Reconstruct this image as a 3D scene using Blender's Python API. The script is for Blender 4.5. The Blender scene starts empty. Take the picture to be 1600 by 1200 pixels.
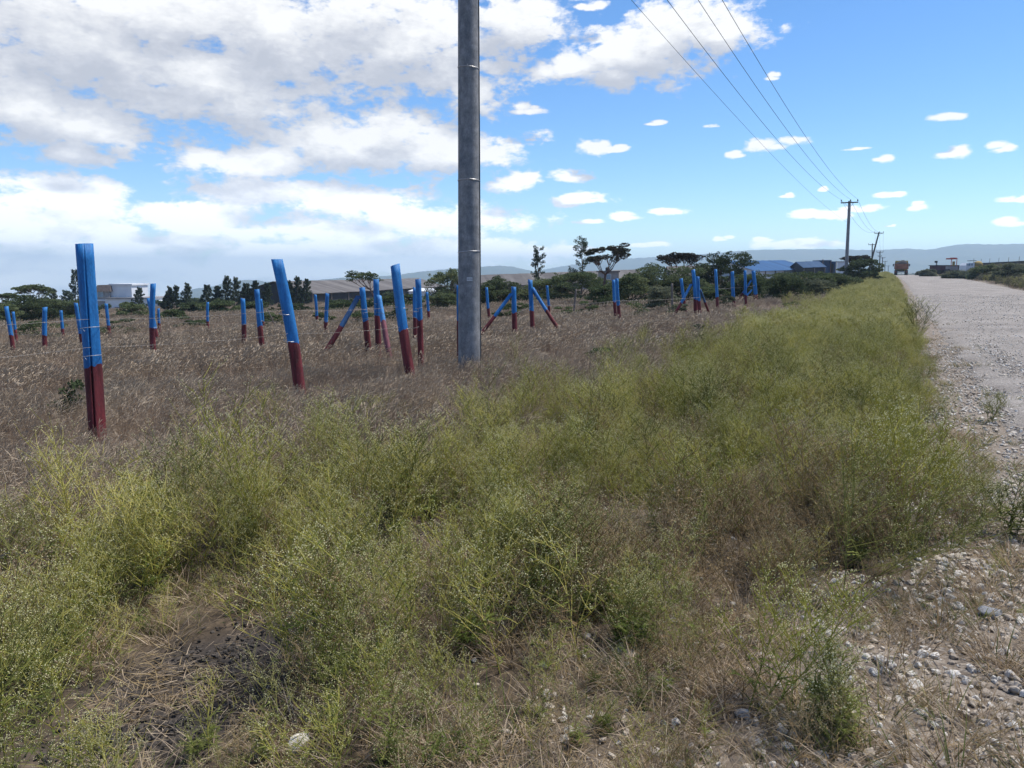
import bpy, math, random
import numpy as np
from mathutils import Vector, Matrix, Euler

random.seed(7)
RNG = np.random.default_rng(11)
R = math.radians
scene = bpy.context.scene
COL = scene.collection

# ----------------------------------------------------------------------------------------------------
# camera and the mapping from directions seen in the photograph to places
# ----------------------------------------------------------------------------------------------------
EYE = 1.65
PITCH = R(8.3)
F = 1200.0
SP, CP = math.sin(PITCH), math.cos(PITCH)

cam_d = bpy.data.cameras.new('camera')
cam_d.sensor_width = 36.0
cam_d.lens = 36.0 * F / 1600.0
cam_d.clip_start = 0.05
cam_d.clip_end = 30000.0
cam = bpy.data.objects.new('camera', cam_d)
COL.objects.link(cam)
cam.location = (0, 0, EYE)
cam.rotation_euler = (math.pi / 2 - PITCH, 0, 0)
scene.camera = cam


def ray(px, py):
    u, v = (px - 800.0) / F, (600.0 - py) / F
    return (u, CP + SP * v, -SP + CP * v)


def at(px, py, Y):
    """the point on that line of sight at Y metres forward"""
    x, y, z = ray(px, py)
    t = Y / y
    return Vector((x * t, Y, EYE + z * t))


# ----------------------------------------------------------------------------------------------------
# terrain.  s runs along the road, lat across it (positive = field side)
# ----------------------------------------------------------------------------------------------------
AZ = math.atan(0.5 / 1.0106)
SA, CA = math.sin(AZ), math.cos(AZ)


def sl(x, y):
    return x * SA + y * CA, y * SA - x * CA


def xy(s, lat):
    return s * SA - lat * CA, s * CA + lat * SA


def smooth(a, b, v):
    t = np.clip((np.asarray(v, float) - a) / (b - a), 0, 1)
    return t * t * (3 - 2 * t)


def bend(s):
    """the road drifts to the field side far off"""
    s = np.asarray(s, float)
    return 0.00012 * np.clip(s - 60, 0, 140) ** 2 + 0.0336 * np.clip(s - 200, 0, None)


_wave = [(RNG.uniform(0, 6.28), RNG.uniform(0, 6.28)) for _ in range(64)]


def noise2(x, y, scale, seed=0, octaves=3):
    """smooth numbers about -1..1"""
    x = np.asarray(x, float) / scale
    y = np.asarray(y, float) / scale
    out = 0.0
    amp, tot = 1.0, 0.0
    for o in range(octaves):
        a = 0.0
        for k in range(5):
            ang, ph = _wave[(seed * 7 + o * 5 + k) % 64]
            f = (1.0 + 0.23 * k) * 2 ** o
            a = a + np.sin(f * (x * math.cos(ang) + y * math.sin(ang)) * 3.1 + ph * 3)
        out = out + amp * a / 3.0
        tot += amp
        amp *= 0.55
    return out / tot


def terr(x, y):
    x = np.asarray(x, float)
    y = np.asarray(y, float)
    s, lat = sl(x, y)
    l2 = lat - bend(s)
    k = 1.3
    q = np.clip((lat - 3.0) / k, -40, 40)
    soft = np.where(lat - 3.0 > 40 * k, lat - 3.0, k * np.log1p(np.exp(q)))
    z = -0.043 * soft
    z = z + 0.95 * smooth(35, 175, s) * (1 - smooth(10, 70, lat)) - 5.0 * smooth(190, 500, s)
    z = z + 1.25 * smooth(9.6, 17, -l2) * smooth(-30, 20, s)
    w = smooth(0.0, 1.2, l2) * (1 - smooth(60, 120, np.hypot(x, y)))
    z = z + w * (0.035 * noise2(x, y, 2.2, 1) + 0.06 * noise2(x, y, 9.0, 2, 2))
    far = smooth(300, 1500, np.hypot(x, y))
    z = z + far * 6.0 * noise2(x, y, 900.0, 3, 2)
    return z


def tz(x, y):
    return float(terr(x, y))


def hit(px, py, tmax=600):
    """where the line of sight meets the ground"""
    dx, dy, dz = ray(px, py)
    t = 0.5
    prev = t
    while t < tmax:
        if EYE + dz * t <= tz(dx * t, dy * t):
            a, b = prev, t
            for _ in range(30):
                m = (a + b) / 2
                if EYE + dz * m <= tz(dx * m, dy * m):
                    b = m
                else:
                    a = m
            return Vector((dx * b, dy * b, tz(dx * b, dy * b)))
        prev = t
        t *= 1.02
    return Vector((dx * tmax, dy * tmax, tz(dx * tmax, dy * tmax)))


# ----------------------------------------------------------------------------------------------------
# mesh helpers
# ----------------------------------------------------------------------------------------------------
class MB:
    """collects vertices and faces for ONE mesh object"""

    def __init__(self):
        self.v, self.f, self.m = [], [], []
        self.n = 0

    def add(self, verts, faces, mi=0):
        self.v.append(np.asarray(verts, float).reshape(-1, 3))
        o = self.n
        self.n += len(self.v[-1])
        for fc in faces:
            self.f.append(tuple(int(i) + o for i in fc))
            self.m.append(mi)

    def box(self, c, size, rz=0.0, mi=0, rot=None):
        sx, sy, sz = [d / 2 for d in size]
        p = np.array([(-sx, -sy, -sz), (sx, -sy, -sz), (sx, sy, -sz), (-sx, sy, -sz),
                      (-sx, -sy, sz), (sx, -sy, sz), (sx, sy, sz), (-sx, sy, sz)])
        if rot is None:
            rot = Matrix.Rotation(rz, 3, 'Z')
        p = p @ np.array(rot).T + np.array(c)
        self.add(p, [(3, 2, 1, 0), (4, 5, 6, 7), (0, 1, 5, 4), (1, 2, 6, 5), (2, 3, 7, 6), (3, 0, 4, 7)], mi)

    def tube(self, pts, radii, sides=8, mi=0, caps=True, wob=0.0):
        pts = [Vector(p) for p in pts]
        n = len(pts)
        if not hasattr(radii, '__len__'):
            radii = [radii] * n
        vs, up = [], None
        for i in range(n):
            d = (pts[min(i + 1, n - 1)] - pts[max(i - 1, 0)])
            d = d.normalized() if d.length > 1e-9 else Vector((0, 0, 1))
            if up is None:
                up = Vector((1, 0, 0)) if abs(d.x) < 0.8 else Vector((0, 1, 0))
            a = (up - d * up.dot(d)).normalized()
            up = a
            b = d.cross(a)
            for k in range(sides):
                t = 2 * math.pi * k / sides
                r = radii[i] * (1 + (random.uniform(-wob, wob) if wob else 0))
                vs.append(pts[i] + a * (math.cos(t) * r) + b * (math.sin(t) * r))
        fs = []
        for i in range(n - 1):
            for k in range(sides):
                k2 = (k + 1) % sides
                fs.append((i * sides + k, i * sides + k2, (i + 1) * sides + k2, (i + 1) * sides + k))
        if caps:
            fs.append(tuple(range(sides - 1, -1, -1)))
            fs.append(tuple((n - 1) * sides + k for k in range(sides)))
        self.add([tuple(v) for v in vs], fs, mi)

    def prism(self, outline, y0, y1, mi=0):
        """outline of (x, z) pairs, counter-clockwise seen from -y, extruded along y"""
        n = len(outline)
        vs = [(x, y0, z) for x, z in outline] + [(x, y1, z) for x, z in outline]
        fs = [tuple(range(n)), tuple(range(2 * n - 1, n - 1, -1))]
        for k in range(n):
            k2 = (k + 1) % n
            fs.append((k2, k, n + k, n + k2))
        self.add(vs, fs, mi)

    def leaves(self, centres, size, aspect=2.0, mi=0, flat=0.0):
        """little pointed four-cornered leaves"""
        n = len(centres)
        if n == 0:
            return
        d = RNG.normal(size=(n, 3))
        d[:, 2] *= (1 - flat)
        d /= np.linalg.norm(d, axis=1)[:, None]
        e = RNG.normal(size=(n, 3))
        e[:, 2] *= (1 - 0.7 * flat)
        e -= d * (e * d).sum(1)[:, None]
        e /= np.linalg.norm(e, axis=1)[:, None]
        ln = size * RNG.uniform(0.6, 1.4, n)[:, None]
        wd = ln / aspect
        p = np.stack([centres - d * ln / 2, centres + e * wd / 2, centres + d * ln / 2, centres - e * wd / 2], 1)
        self.add(p.reshape(-1, 3), np.arange(4 * n).reshape(n, 4), mi)

    def build(self, name, mats, parent=None, smooth_shade=False, link=True):
        me = bpy.data.meshes.new(name)
        v = np.concatenate(self.v) if self.v else np.zeros((0, 3))
        me.from_pydata(v.tolist(), [], self.f)
        if not isinstance(mats, (list, tuple)):
            mats = [mats]
        for m in mats:
            me.materials.append(m)
        if len(mats) > 1:
            me.polygons.foreach_set('material_index', self.m)
        if smooth_shade:
            me.polygons.foreach_set('use_smooth', [True] * len(me.polygons))
        me.update()
        o = bpy.data.objects.new(name, me)
        if link:
            COL.objects.link(o)
        if parent is not None:
            o.parent = parent
        return o


def tag(o, label=None, cat=None, group=None, kind=None):
    if label:
        o['label'] = label
    if cat:
        o['category'] = cat
    if group:
        o['group'] = group
    if kind:
        o['kind'] = kind
    return o


def empty(name, loc, rz=0.0):
    o = bpy.data.objects.new(name, None)
    o.empty_display_size = 0.2
    o.location = loc
    o.rotation_euler = (0, 0, rz)
    COL.objects.link(o)
    return o


# ----------------------------------------------------------------------------------------------------
# materials
# ----------------------------------------------------------------------------------------------------
def new_mat(name):
    m = bpy.data.materials.new(name)
    m.use_nodes = True
    nt = m.node_tree
    nt.nodes.clear()
    out = nt.nodes.new('ShaderNodeOutputMaterial')
    return m, nt, out


def ramp(nt, stops, fac):
    r = nt.nodes.new('ShaderNodeValToRGB')
    els = r.color_ramp.elements
    while len(els) > 1:
        els.remove(els[-1])
    els[0].position, els[0].color = stops[0][0], (*stops[0][1], 1)
    for p, c in stops[1:]:
        e = els.new(p)
        e.color = (*c, 1)
    nt.links.new(fac, r.inputs[0])
    return r.outputs[0]


def noise_node(nt, coord, scale, detail=4, rough=0.55, dist=0.0):
    n = nt.nodes.new('ShaderNodeTexNoise')
    n.inputs['Scale'].default_value = scale
    n.inputs['Detail'].default_value = detail
    n.inputs['Roughness'].default_value = rough
    n.inputs['Distortion'].default_value = dist
    if coord is not None:
        nt.links.new(coord, n.inputs['Vector'])
    return n


def coords(nt, kind):
    if kind == 'World':
        return nt.nodes.new('ShaderNodeNewGeometry').outputs['Position']
    return nt.nodes.new('ShaderNodeTexCoord').outputs[kind]


def mixc(nt, fac, a, b, mode='MIX'):
    m = nt.nodes.new('ShaderNodeMix')
    m.data_type = 'RGBA'
    m.blend_type = mode
    for s, val in ((m.inputs[0], fac), (m.inputs[6], a), (m.inputs[7], b)):
        if isinstance(val, (int, float)):
            s.default_value = val
        elif isinstance(val, tuple):
            s.default_value = (*val, 1) if len(val) == 3 else val
        else:
            nt.links.new(val, s)
    return m.outputs[2]


def mat(name, cols, scale=4.0, rough=0.8, kind='Object', bump=0.0, bscale=None, detail=4, metal=0.0, stretch=None, spec=0.3):
    """principled surface whose colour wanders between the given colours"""
    m, nt, out = new_mat(name)
    b = nt.nodes.new('ShaderNodeBsdfPrincipled')
    b.inputs['Roughness'].default_value = rough
    b.inputs['Metallic'].default_value = metal
    b.inputs['Specular IOR Level'].default_value = spec
    c = coords(nt, kind)
    if stretch:
        mp = nt.nodes.new('ShaderNodeMapping')
        mp.inputs['Scale'].default_value = stretch
        nt.links.new(c, mp.inputs[0])
        c = mp.outputs[0]
    n = noise_node(nt, c, scale, detail, 0.6)
    k = len(cols)
    stops = [(0.3 + 0.4 * i / max(1, k - 1), cc) for i, cc in enumerate(cols)]
    nt.links.new(ramp(nt, stops, n.outputs[0]), b.inputs['Base Color'])
    if bump:
        n2 = noise_node(nt, c, bscale or scale * 5, 5, 0.65)
        bp = nt.nodes.new('ShaderNodeBump')
        bp.inputs['Strength'].default_value = bump
        bp.inputs['Distance'].default_value = 0.02
        nt.links.new(n2.outputs[0], bp.inputs['Height'])
        nt.links.new(bp.outputs[0], b.inputs['Normal'])
    nt.links.new(b.outputs[0], out.inputs[0])
    return m


def leaf_mat(name, cols, scale=1.2, trans=0.35, kind='World'):
    """leaves and stems: diffuse with some light coming through; colour differs from plant to plant and from leaf patch to leaf patch"""
    m, nt, out = new_mat(name)
    c = coords(nt, kind)
    n = noise_node(nt, c, scale, 3, 0.6)
    oi = nt.nodes.new('ShaderNodeObjectInfo')
    a = nt.nodes.new('ShaderNodeMath')
    a.operation = 'MULTIPLY_ADD'
    nt.links.new(oi.outputs['Random'], a.inputs[0])
    a.inputs[1].default_value = 0.36
    a.inputs[2].default_value = -0.18
    s = nt.nodes.new('ShaderNodeMath')
    s.operation = 'ADD'
    nt.links.new(a.outputs[0], s.inputs[0])
    nt.links.new(n.outputs[0], s.inputs[1])
    k = len(cols)
    col = ramp(nt, [(0.25 + 0.5 * i / max(1, k - 1), cc) for i, cc in enumerate(cols)], s.outputs[0])
    d = nt.nodes.new('ShaderNodeBsdfDiffuse')
    t = nt.nodes.new('ShaderNodeBsdfTranslucent')
    mx = nt.nodes.new('ShaderNodeMixShader')
    mx.inputs[0].default_value = trans
    nt.links.new(col, d.inputs[0])
    nt.links.new(col, t.inputs[0])
    nt.links.new(d.outputs[0], mx.inputs[1])
    nt.links.new(t.outputs[0], mx.inputs[2])
    nt.links.new(mx.outputs[0], out.inputs[0])
    return m


M = {}
M['blue'] = mat('blue_paint', [(0.010, 0.105, 0.32), (0.016, 0.16, 0.44), (0.03, 0.20, 0.50)], 3, 0.6, bump=0.35, bscale=26, stretch=(3, 3, 0.5))
M['maroon'] = mat('maroon_paint', [(0.06, 0.012, 0.014), (0.135, 0.022, 0.028), (0.185, 0.034, 0.042)], 4, 0.7, bump=0.35, bscale=26, stretch=(3, 3, 0.5))
M['blue_pale'] = mat('pale_blue_paint', [(0.06, 0.20, 0.42), (0.05, 0.25, 0.60)], 4, 0.6, bump=0.3, stretch=(3, 3, 0.5))  # a paler blue than the posts carry, for some of the braces
M['pink'] = mat('pinkish_maroon_paint', [(0.16, 0.05, 0.065), (0.24, 0.09, 0.11)], 5, 0.7, bump=0.3, stretch=(3, 3, 0.5))  # a paler, pinker maroon for the lower end of one brace
M['blue_grey'] = mat('dull_blue_paint', [(0.05, 0.10, 0.19), (0.04, 0.13, 0.30)], 4, 0.7, bump=0.3, stretch=(3, 3, 0.5))
M['cutwood'] = mat('cut_wood', [(0.05, 0.05, 0.06), (0.12, 0.11, 0.11)], 9, 0.9, bump=0.5)
M['greywood'] = mat('weathered_wood', [(0.10, 0.085, 0.075), (0.22, 0.19, 0.17)], 8, 0.9, bump=0.6, stretch=(4, 4, 0.6))
M['concrete'] = mat('pole_concrete', [(0.15, 0.156, 0.165), (0.215, 0.222, 0.233), (0.28, 0.287, 0.298)], 9, 0.75, bump=0.25, bscale=90, detail=8)
M['polewood'] = mat('creosote_wood', [(0.05, 0.045, 0.042), (0.10, 0.09, 0.085)], 6, 0.9, stretch=(5, 5, 0.4))
M['steel'] = mat('galvanised_wire', [(0.35, 0.36, 0.38), (0.5, 0.51, 0.53)], 30, 0.45, metal=0.5)
M['barb'] = mat('dull_barbed_wire', [(0.16, 0.15, 0.145), (0.28, 0.27, 0.26)], 30, 0.6, metal=0.2)
M['cable'] = mat('dark_cable', [(0.03, 0.032, 0.036), (0.05, 0.052, 0.056)], 3, 0.6)
M['porcelain'] = mat('insulator_glaze', [(0.06, 0.03, 0.02), (0.10, 0.05, 0.03)], 5, 0.25)
M['plate'] = mat('plate_paint', [(0.45, 0.46, 0.48), (0.58, 0.59, 0.61)], 20, 0.5)
M['plate_ink'] = mat('plate_ink', [(0.10, 0.11, 0.13), (0.14, 0.15, 0.17)], 20, 0.6)
M['bark'] = mat('bark', [(0.06, 0.045, 0.035), (0.13, 0.10, 0.08)], 5, 0.95, bump=0.6)
M['bark_red'] = mat('reddish_bark', [(0.10, 0.06, 0.05), (0.17, 0.11, 0.09)], 5, 0.95, bump=0.6)
M['leaf_dark'] = leaf_mat('dark_thorn_leaves', [(0.042, 0.058, 0.032), (0.076, 0.10, 0.050), (0.115, 0.14, 0.072)], 0.9)
M['leaf_mid'] = leaf_mat('olive_thorn_leaves', [(0.058, 0.080, 0.040), (0.10, 0.13, 0.062), (0.15, 0.175, 0.088)], 0.9)
M['leaf_grey'] = leaf_mat('grey_green_leaves', [(0.08, 0.095, 0.065), (0.13, 0.145, 0.095), (0.18, 0.19, 0.125)], 0.9)
M['leaf_umbrella'] = leaf_mat('umbrella_thorn_leaves', [(0.030, 0.028, 0.024), (0.05, 0.044, 0.036), (0.055, 0.060, 0.036)], 0.9, 0.2)
M['leaf_bluegreen'] = leaf_mat('windbreak_leaves', [(0.03, 0.046, 0.033), (0.056, 0.078, 0.05), (0.085, 0.108, 0.068)], 0.7)
M['weed'] = leaf_mat('weed_stems', [(0.26, 0.27, 0.065), (0.49, 0.465, 0.125), (0.64, 0.58, 0.21)], 0.8, 0.5)
M['weed_b'] = leaf_mat('weed_stems_olive', [(0.15, 0.17, 0.055), (0.28, 0.28, 0.095), (0.42, 0.40, 0.155)], 1.1, 0.45)
M['weed_dry'] = leaf_mat('weed_stems_dry', [(0.17, 0.12, 0.065), (0.29, 0.215, 0.12), (0.41, 0.325, 0.18)], 1.1, 0.35)
M['weed_leaf'] = leaf_mat('weed_leaves', [(0.08, 0.115, 0.03), (0.15, 0.185, 0.05), (0.22, 0.24, 0.075)], 1.3, 0.35)
M['flower'] = leaf_mat('weed_flower_heads', [(0.52, 0.50, 0.24), (0.68, 0.65, 0.40)], 2.0, 0.2)
M['flower_dry'] = leaf_mat('weed_seed_heads', [(0.30, 0.24, 0.15), (0.45, 0.40, 0.28)], 2.0, 0.2)
M['straw'] = leaf_mat('dry_grass_blades', [(0.27, 0.21, 0.155), (0.41, 0.33, 0.245), (0.53, 0.44, 0.33)], 0.35, 0.25)
M['straw_b'] = leaf_mat('red_grass_culms', [(0.25, 0.18, 0.135), (0.37, 0.275, 0.21), (0.46, 0.36, 0.275)], 0.35, 0.25)
M['seed'] = leaf_mat('grass_seed_heads', [(0.42, 0.34, 0.25), (0.55, 0.46, 0.35)], 0.35, 0.3)
M['green_blade'] = leaf_mat('green_grass_blades', [(0.06, 0.09, 0.03), (0.11, 0.14, 0.045), (0.18, 0.19, 0.07)], 0.8, 0.35)
M['stone'] = mat('limestone', [(0.22, 0.18, 0.145), (0.40, 0.355, 0.30), (0.56, 0.51, 0.44)], 2.3, 0.9, kind='World', bump=0.5, bscale=60)
M['stone_white'] = mat('white_limestone', [(0.42, 0.40, 0.37), (0.66, 0.64, 0.60)], 22, 0.9, kind='World', bump=0.5, bscale=60)
M['stone_grey'] = mat('grey_stone', [(0.20, 0.21, 0.23), (0.32, 0.33, 0.35)], 22, 0.9, kind='World', bump=0.5, bscale=60)
M['clod'] = mat('black_soil_clod', [(0.035, 0.031, 0.028), (0.085, 0.076, 0.07)], 30, 0.95, kind='World', bump=0.5, bscale=60)

# ----------------------------------------------------------------------------------------------------
# vegetation zones (shared by the ground colour and the planting)
# ----------------------------------------------------------------------------------------------------
stony_trail = [hit(*p) for p in ((880, 1190), (960, 1075), (1010, 1000), (1095, 905), (1090, 850), (1050, 790), (1085, 772))]
soil_patches = [(hit(300, 1070), 0.42), (hit(250, 1130), 0.34), (hit(370, 1120), 0.28), (hit(380, 1020), 0.24), (hit(20, 820), 0.25),
                (hit(690, 830), 0.22), (hit(625, 900), 0.25), (hit(560, 800), 0.2), (hit(160, 1170), 0.25), (hit(480, 960), 0.25), (hit(880, 1000), 0.15)]


def seg_dist(x, y, pts):
    d = np.full(np.shape(x), 1e9)
    for a, b in zip(pts, pts[1:]):
        ax, ay, bx, by = a.x, a.y, b.x, b.y
        L2 = (bx - ax) ** 2 + (by - ay) ** 2
        t = np.clip(((x - ax) * (bx - ax) + (y - ay) * (by - ay)) / L2, 0, 1)
        d = np.minimum(d, np.hypot(x - ax - t * (bx - ax), y - ay - t * (by - ay)))
    return d


def zone_weed(x, y):
    """0..1 how much the green roadside weeds hold the ground"""
    s, lat = sl(x, y)
    l2 = lat - bend(s)
    edge = 3.1 + 1.1 * (1 - smooth(2.5, 8, s)) - 0.3 * smooth(14, 30, s)
    n = noise2(x, y, 3.0, 4)
    w = 1 - smooth(edge - 0.8, edge + 0.9, l2 + 0.7 * n)
    rd = noise2(x, y, 1.1, 5)
    left = -0.62 + 0.16 * rd
    w = np.maximum(w, 0.40 * smooth(0.25, 0.7, noise2(x, y, 1.9, 22)) * (1 - smooth(edge + 1.2, edge + 3.2, l2)))
    w = w * smooth(left - 0.12, left + 0.18, l2)
    near_bare = 0.93 * (1 - smooth(3.5, 4.4, s + 0.35 * rd)) * (1 - smooth(-0.2, 0.2, l2 + 0.2 * rd))
    return w * (1 - near_bare)


def zone_bare(x, y):
    b = np.zeros(np.shape(x))
    n = noise2(x, y, 0.45, 6) + 0.7 * noise2(x, y, 0.16, 11)
    for p, r in soil_patches:
        b = np.maximum(b, 1 - smooth(0.55, 1.2, np.hypot((x - p.x), (y - p.y)) / r + 0.3 * n))
    return b


# ----------------------------------------------------------------------------------------------------
# ground, road, hills
# ----------------------------------------------------------------------------------------------------
def axis_vals(lo_far, lo, hi, hi_far, step, grow=1.13):
    v = list(np.arange(lo, hi + 1e-6, step))
    st = step
    x = hi
    while x < hi_far:
        st *= grow
        x += st
        v.append(min(x, hi_far))
    st = step
    x = lo
    while x > lo_far:
        st *= grow
        x -= st
        v.insert(0, max(x, lo_far))
    return np.array(v)


def grid_mesh(name, X, Y, Z, material):
    nr, nc = X.shape
    mb = MB()
    idx = np.arange(nr * nc).reshape(nr, nc)
    fs = np.stack([idx[:-1, :-1], idx[:-1, 1:], idx[1:, 1:], idx[1:, :-1]], -1).reshape(-1, 4)
    mb.add(np.stack([X, Y, Z], -1).reshape(-1, 3), fs)
    return mb.build(name, material, smooth_shade=True)


def ground_material():
    m, nt, out = new_mat('ground_soil')
    b = nt.nodes.new('ShaderNodeBsdfPrincipled')
    b.inputs['Roughness'].default_value = 0.95
    b.inputs['Specular IOR Level'].default_value = 0.15
    pos = coords(nt, 'World')

    def attr(n):
        a = nt.nodes.new('ShaderNodeAttribute')
        a.attribute_name = n
        return a.outputs['Fac']
    n1 = noise_node(nt, pos, 6.0, 8, 0.7)
    n2 = noise_node(nt, pos, 0.6, 5, 0.6)
    litter = ramp(nt, [(0.3, (0.045, 0.036, 0.028)), (0.5, (0.085, 0.066, 0.048)), (0.7, (0.15, 0.115, 0.08))], n1.outputs[0])
    straw = ramp(nt, [(0.3, (0.11, 0.082, 0.062)), (0.5, (0.17, 0.13, 0.098)), (0.7, (0.23, 0.18, 0.135))], n2.outputs[0])
    black = ramp(nt, [(0.35, (0.032, 0.028, 0.026)), (0.6, (0.07, 0.062, 0.057)), (0.75, (0.12, 0.105, 0.09))], n1.outputs[0])
    n3 = noise_node(nt, pos, 28.0, 6, 0.75)
    grav = ramp(nt, [(0.3, (0.10, 0.08, 0.064)), (0.5, (0.19, 0.16, 0.132)), (0.66, (0.33, 0.30, 0.265))], n3.outputs[0])
    n4 = noise_node(nt, pos, 0.012, 6, 0.6)
    plain = ramp(nt, [(0.35, (0.06, 0.068, 0.035)), (0.5, (0.12, 0.105, 0.06)), (0.65, (0.17, 0.14, 0.09))], n4.outputs[0])
    c = mixc(nt, attr('straw'), litter, straw)
    c = mixc(nt, attr('bare'), c, black)
    c = mixc(nt, attr('gravel'), c, grav)
    c = mixc(nt, attr('plain'), c, plain)
    nt.links.new(c, b.inputs['Base Color'])
    bp = nt.nodes.new('ShaderNodeBump')
    bp.inputs['Strength'].default_value = 0.8
    bp.inputs['Distance'].default_value = 0.03
    nt.links.new(n1.outputs[0], bp.inputs['Height'])
    nt.links.new(bp.outputs[0], b.inputs['Normal'])
    nt.links.new(b.outputs[0], out.inputs[0])
    return m


S = axis_vals(-300, -4, 34, 6600, 0.17, 1.10)
L = axis_vals(-4300, -13, 14, 4300, 0.17, 1.10)
SS, LL = np.meshgrid(S, L, indexing='ij')
GX, GY = xy(SS, LL)
GZ = terr(GX, GY)
nearw = 1 - smooth(18, 30, np.hypot(GX, GY))
l2 = LL - bend(SS)
bare = zone_bare(GX, GY) * nearw
GZ = GZ + nearw * smooth(-0.4, 0.3, l2) * 0.012 * noise2(GX, GY, 0.5, 8)
GZ = GZ + bare * (0.02 * noise2(GX, GY, 0.33, 9) - 0.015)
GZ = GZ - 0.08 * smooth(-1.3, -2.2, -(-l2)) * 0  # no cut under the road: the road sheet lies above
on_road = smooth(-0.9, -1.6, l2) if False else (smooth(1.0, 1.7, -l2) * (1 - smooth(8.6, 9.2, -l2)))
GZ = GZ - 0.10 * on_road
ground = grid_mesh('ground', GX[:, ::-1], GY[:, ::-1], GZ[:, ::-1], ground_material())
tag(ground, 'dark soil and dry litter sloping gently away from the road to the field', 'ground', kind='structure')


def set_attr(o, name, arr):
    a = o.data.attributes.new(name, 'FLOAT', 'POINT')
    a.data.foreach_set('value', np.ascontiguousarray(arr, dtype=np.float32).ravel())


trail = 1 - smooth(0.1, 0.4, seg_dist(GX, GY, stony_trail) + 0.1 * noise2(GX, GY, 0.4, 3))
gravel = np.maximum(smooth(0.25, 0.75, -l2 + 0.25 * noise2(GX, GY, 0.8, 5)) * (1 - smooth(9.5, 10.5, -l2)), 0.35 * trail * nearw)
gravel = np.maximum(gravel, (1 - smooth(0.0, 0.8, l2 + 0.3 * noise2(GX, GY, 0.6, 5))) * (1 - smooth(3.6, 4.6, SS)) * (1 - smooth(9.5, 10.5, -l2)))
set_attr(ground, 'gravel', gravel[:, ::-1])
set_attr(ground, 'straw', (smooth(3.8, 6.5, l2 + noise2(GX, GY, 3.0, 4)) * 0.8 + 0.6 * smooth(9.5, 12, -l2))[:, ::-1].clip(0, 1))
set_attr(ground, 'bare', bare[:, ::-1])
set_attr(ground, 'plain', smooth(120, 350, np.hypot(GX, GY))[:, ::-1])


def road_material():
    m, nt, out = new_mat('road_gravel')
    b = nt.nodes.new('ShaderNodeBsdfPrincipled')
    b.inputs['Roughness'].default_value = 0.95
    b.inputs['Specular IOR Level'].default_value = 0.15
    pos = coords(nt, 'World')
    n1 = noise_node(nt, pos, 0.5, 5, 0.6)
    n2 = noise_node(nt, pos, 30.0, 6, 0.8)
    v = nt.nodes.new('ShaderNodeTexVoronoi')
    v.inputs['Scale'].default_value = 34.0
    nt.links.new(pos, v.inputs['Vector'])
    base = ramp(nt, [(0.3, (0.21, 0.195, 0.183)), (0.55, (0.285, 0.266, 0.25)), (0.75, (0.35, 0.328, 0.31))], n1.outputs[0])
    grain = ramp(nt, [(0.32, (0.50, 0.48, 0.46)), (0.5, (0.95, 0.95, 0.95)), (0.68, (1.28, 1.27, 1.25))], n2.outputs[0])
    c = mixc(nt, 1.0, base, grain, 'MULTIPLY')
    peb = ramp(nt, [(0.0, (0.8, 0.79, 0.78)), (0.5, (1.0, 1.0, 1.0)), (1.0, (1.22, 1.2, 1.18))], v.outputs['Color'])
    c = mixc(nt, 1.0, c, peb, 'MULTIPLY')
    nt.links.new(c, b.inputs['Base Color'])
    bp = nt.nodes.new('ShaderNodeBump')
    bp.inputs['Strength'].default_value = 0.7
    bp.inputs['Distance'].default_value = 0.02
    nt.links.new(v.outputs['Distance'], bp.inputs['Height'])
    bp.invert = True
    bp2 = nt.nodes.new('ShaderNodeBump')
    bp2.inputs['Strength'].default_value = 0.7
    bp2.inputs['Distance'].default_value = 0.03
    nt.links.new(n2.outputs[0], bp2.inputs['Height'])
    nt.links.new(bp.outputs[0], bp2.inputs['Normal'])
    nt.links.new(bp2.outputs[0], b.inputs['Normal'])
    nt.links.new(b.outputs[0], out.inputs[0])
    return m


rs = axis_vals(-30, -4, 30, 420, 0.2, 1.07)
rl = np.concatenate([np.arange(-9.7, -8.4, 0.1), np.arange(-8.3, -1.9, 0.3), np.arange(-1.8, -0.75, 0.08)])
RS, RL = np.meshgrid(rs, rl, indexing='ij')
RX, RY = xy(RS, RL + bend(RS))
crown = 0.028 + 0.05 * (1 - ((RL + 5.2) / 4.2) ** 2).clip(-0.6, 1)
edge_n = noise2(RX, RY, 1.0, 10)
rz = terr(RX, RY) + crown + 0.012 * noise2(RX, RY, 3.0, 12) - 0.09 * smooth(0.55, 0.0, np.zeros(1) + 0) * 0
rz = rz - 0.10 * (1 - smooth(0.95, 1.5, -RL + 0.25 * edge_n)) - 0.10 * smooth(8.9, 9.5, -RL + 0.2 * edge_n)
road = grid_mesh('road', RX[:, ::-1], RY[:, ::-1], rz[:, ::-1], road_material())
tag(road, 'pale gravel road running away to the crest', 'road', kind='structure')


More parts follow.
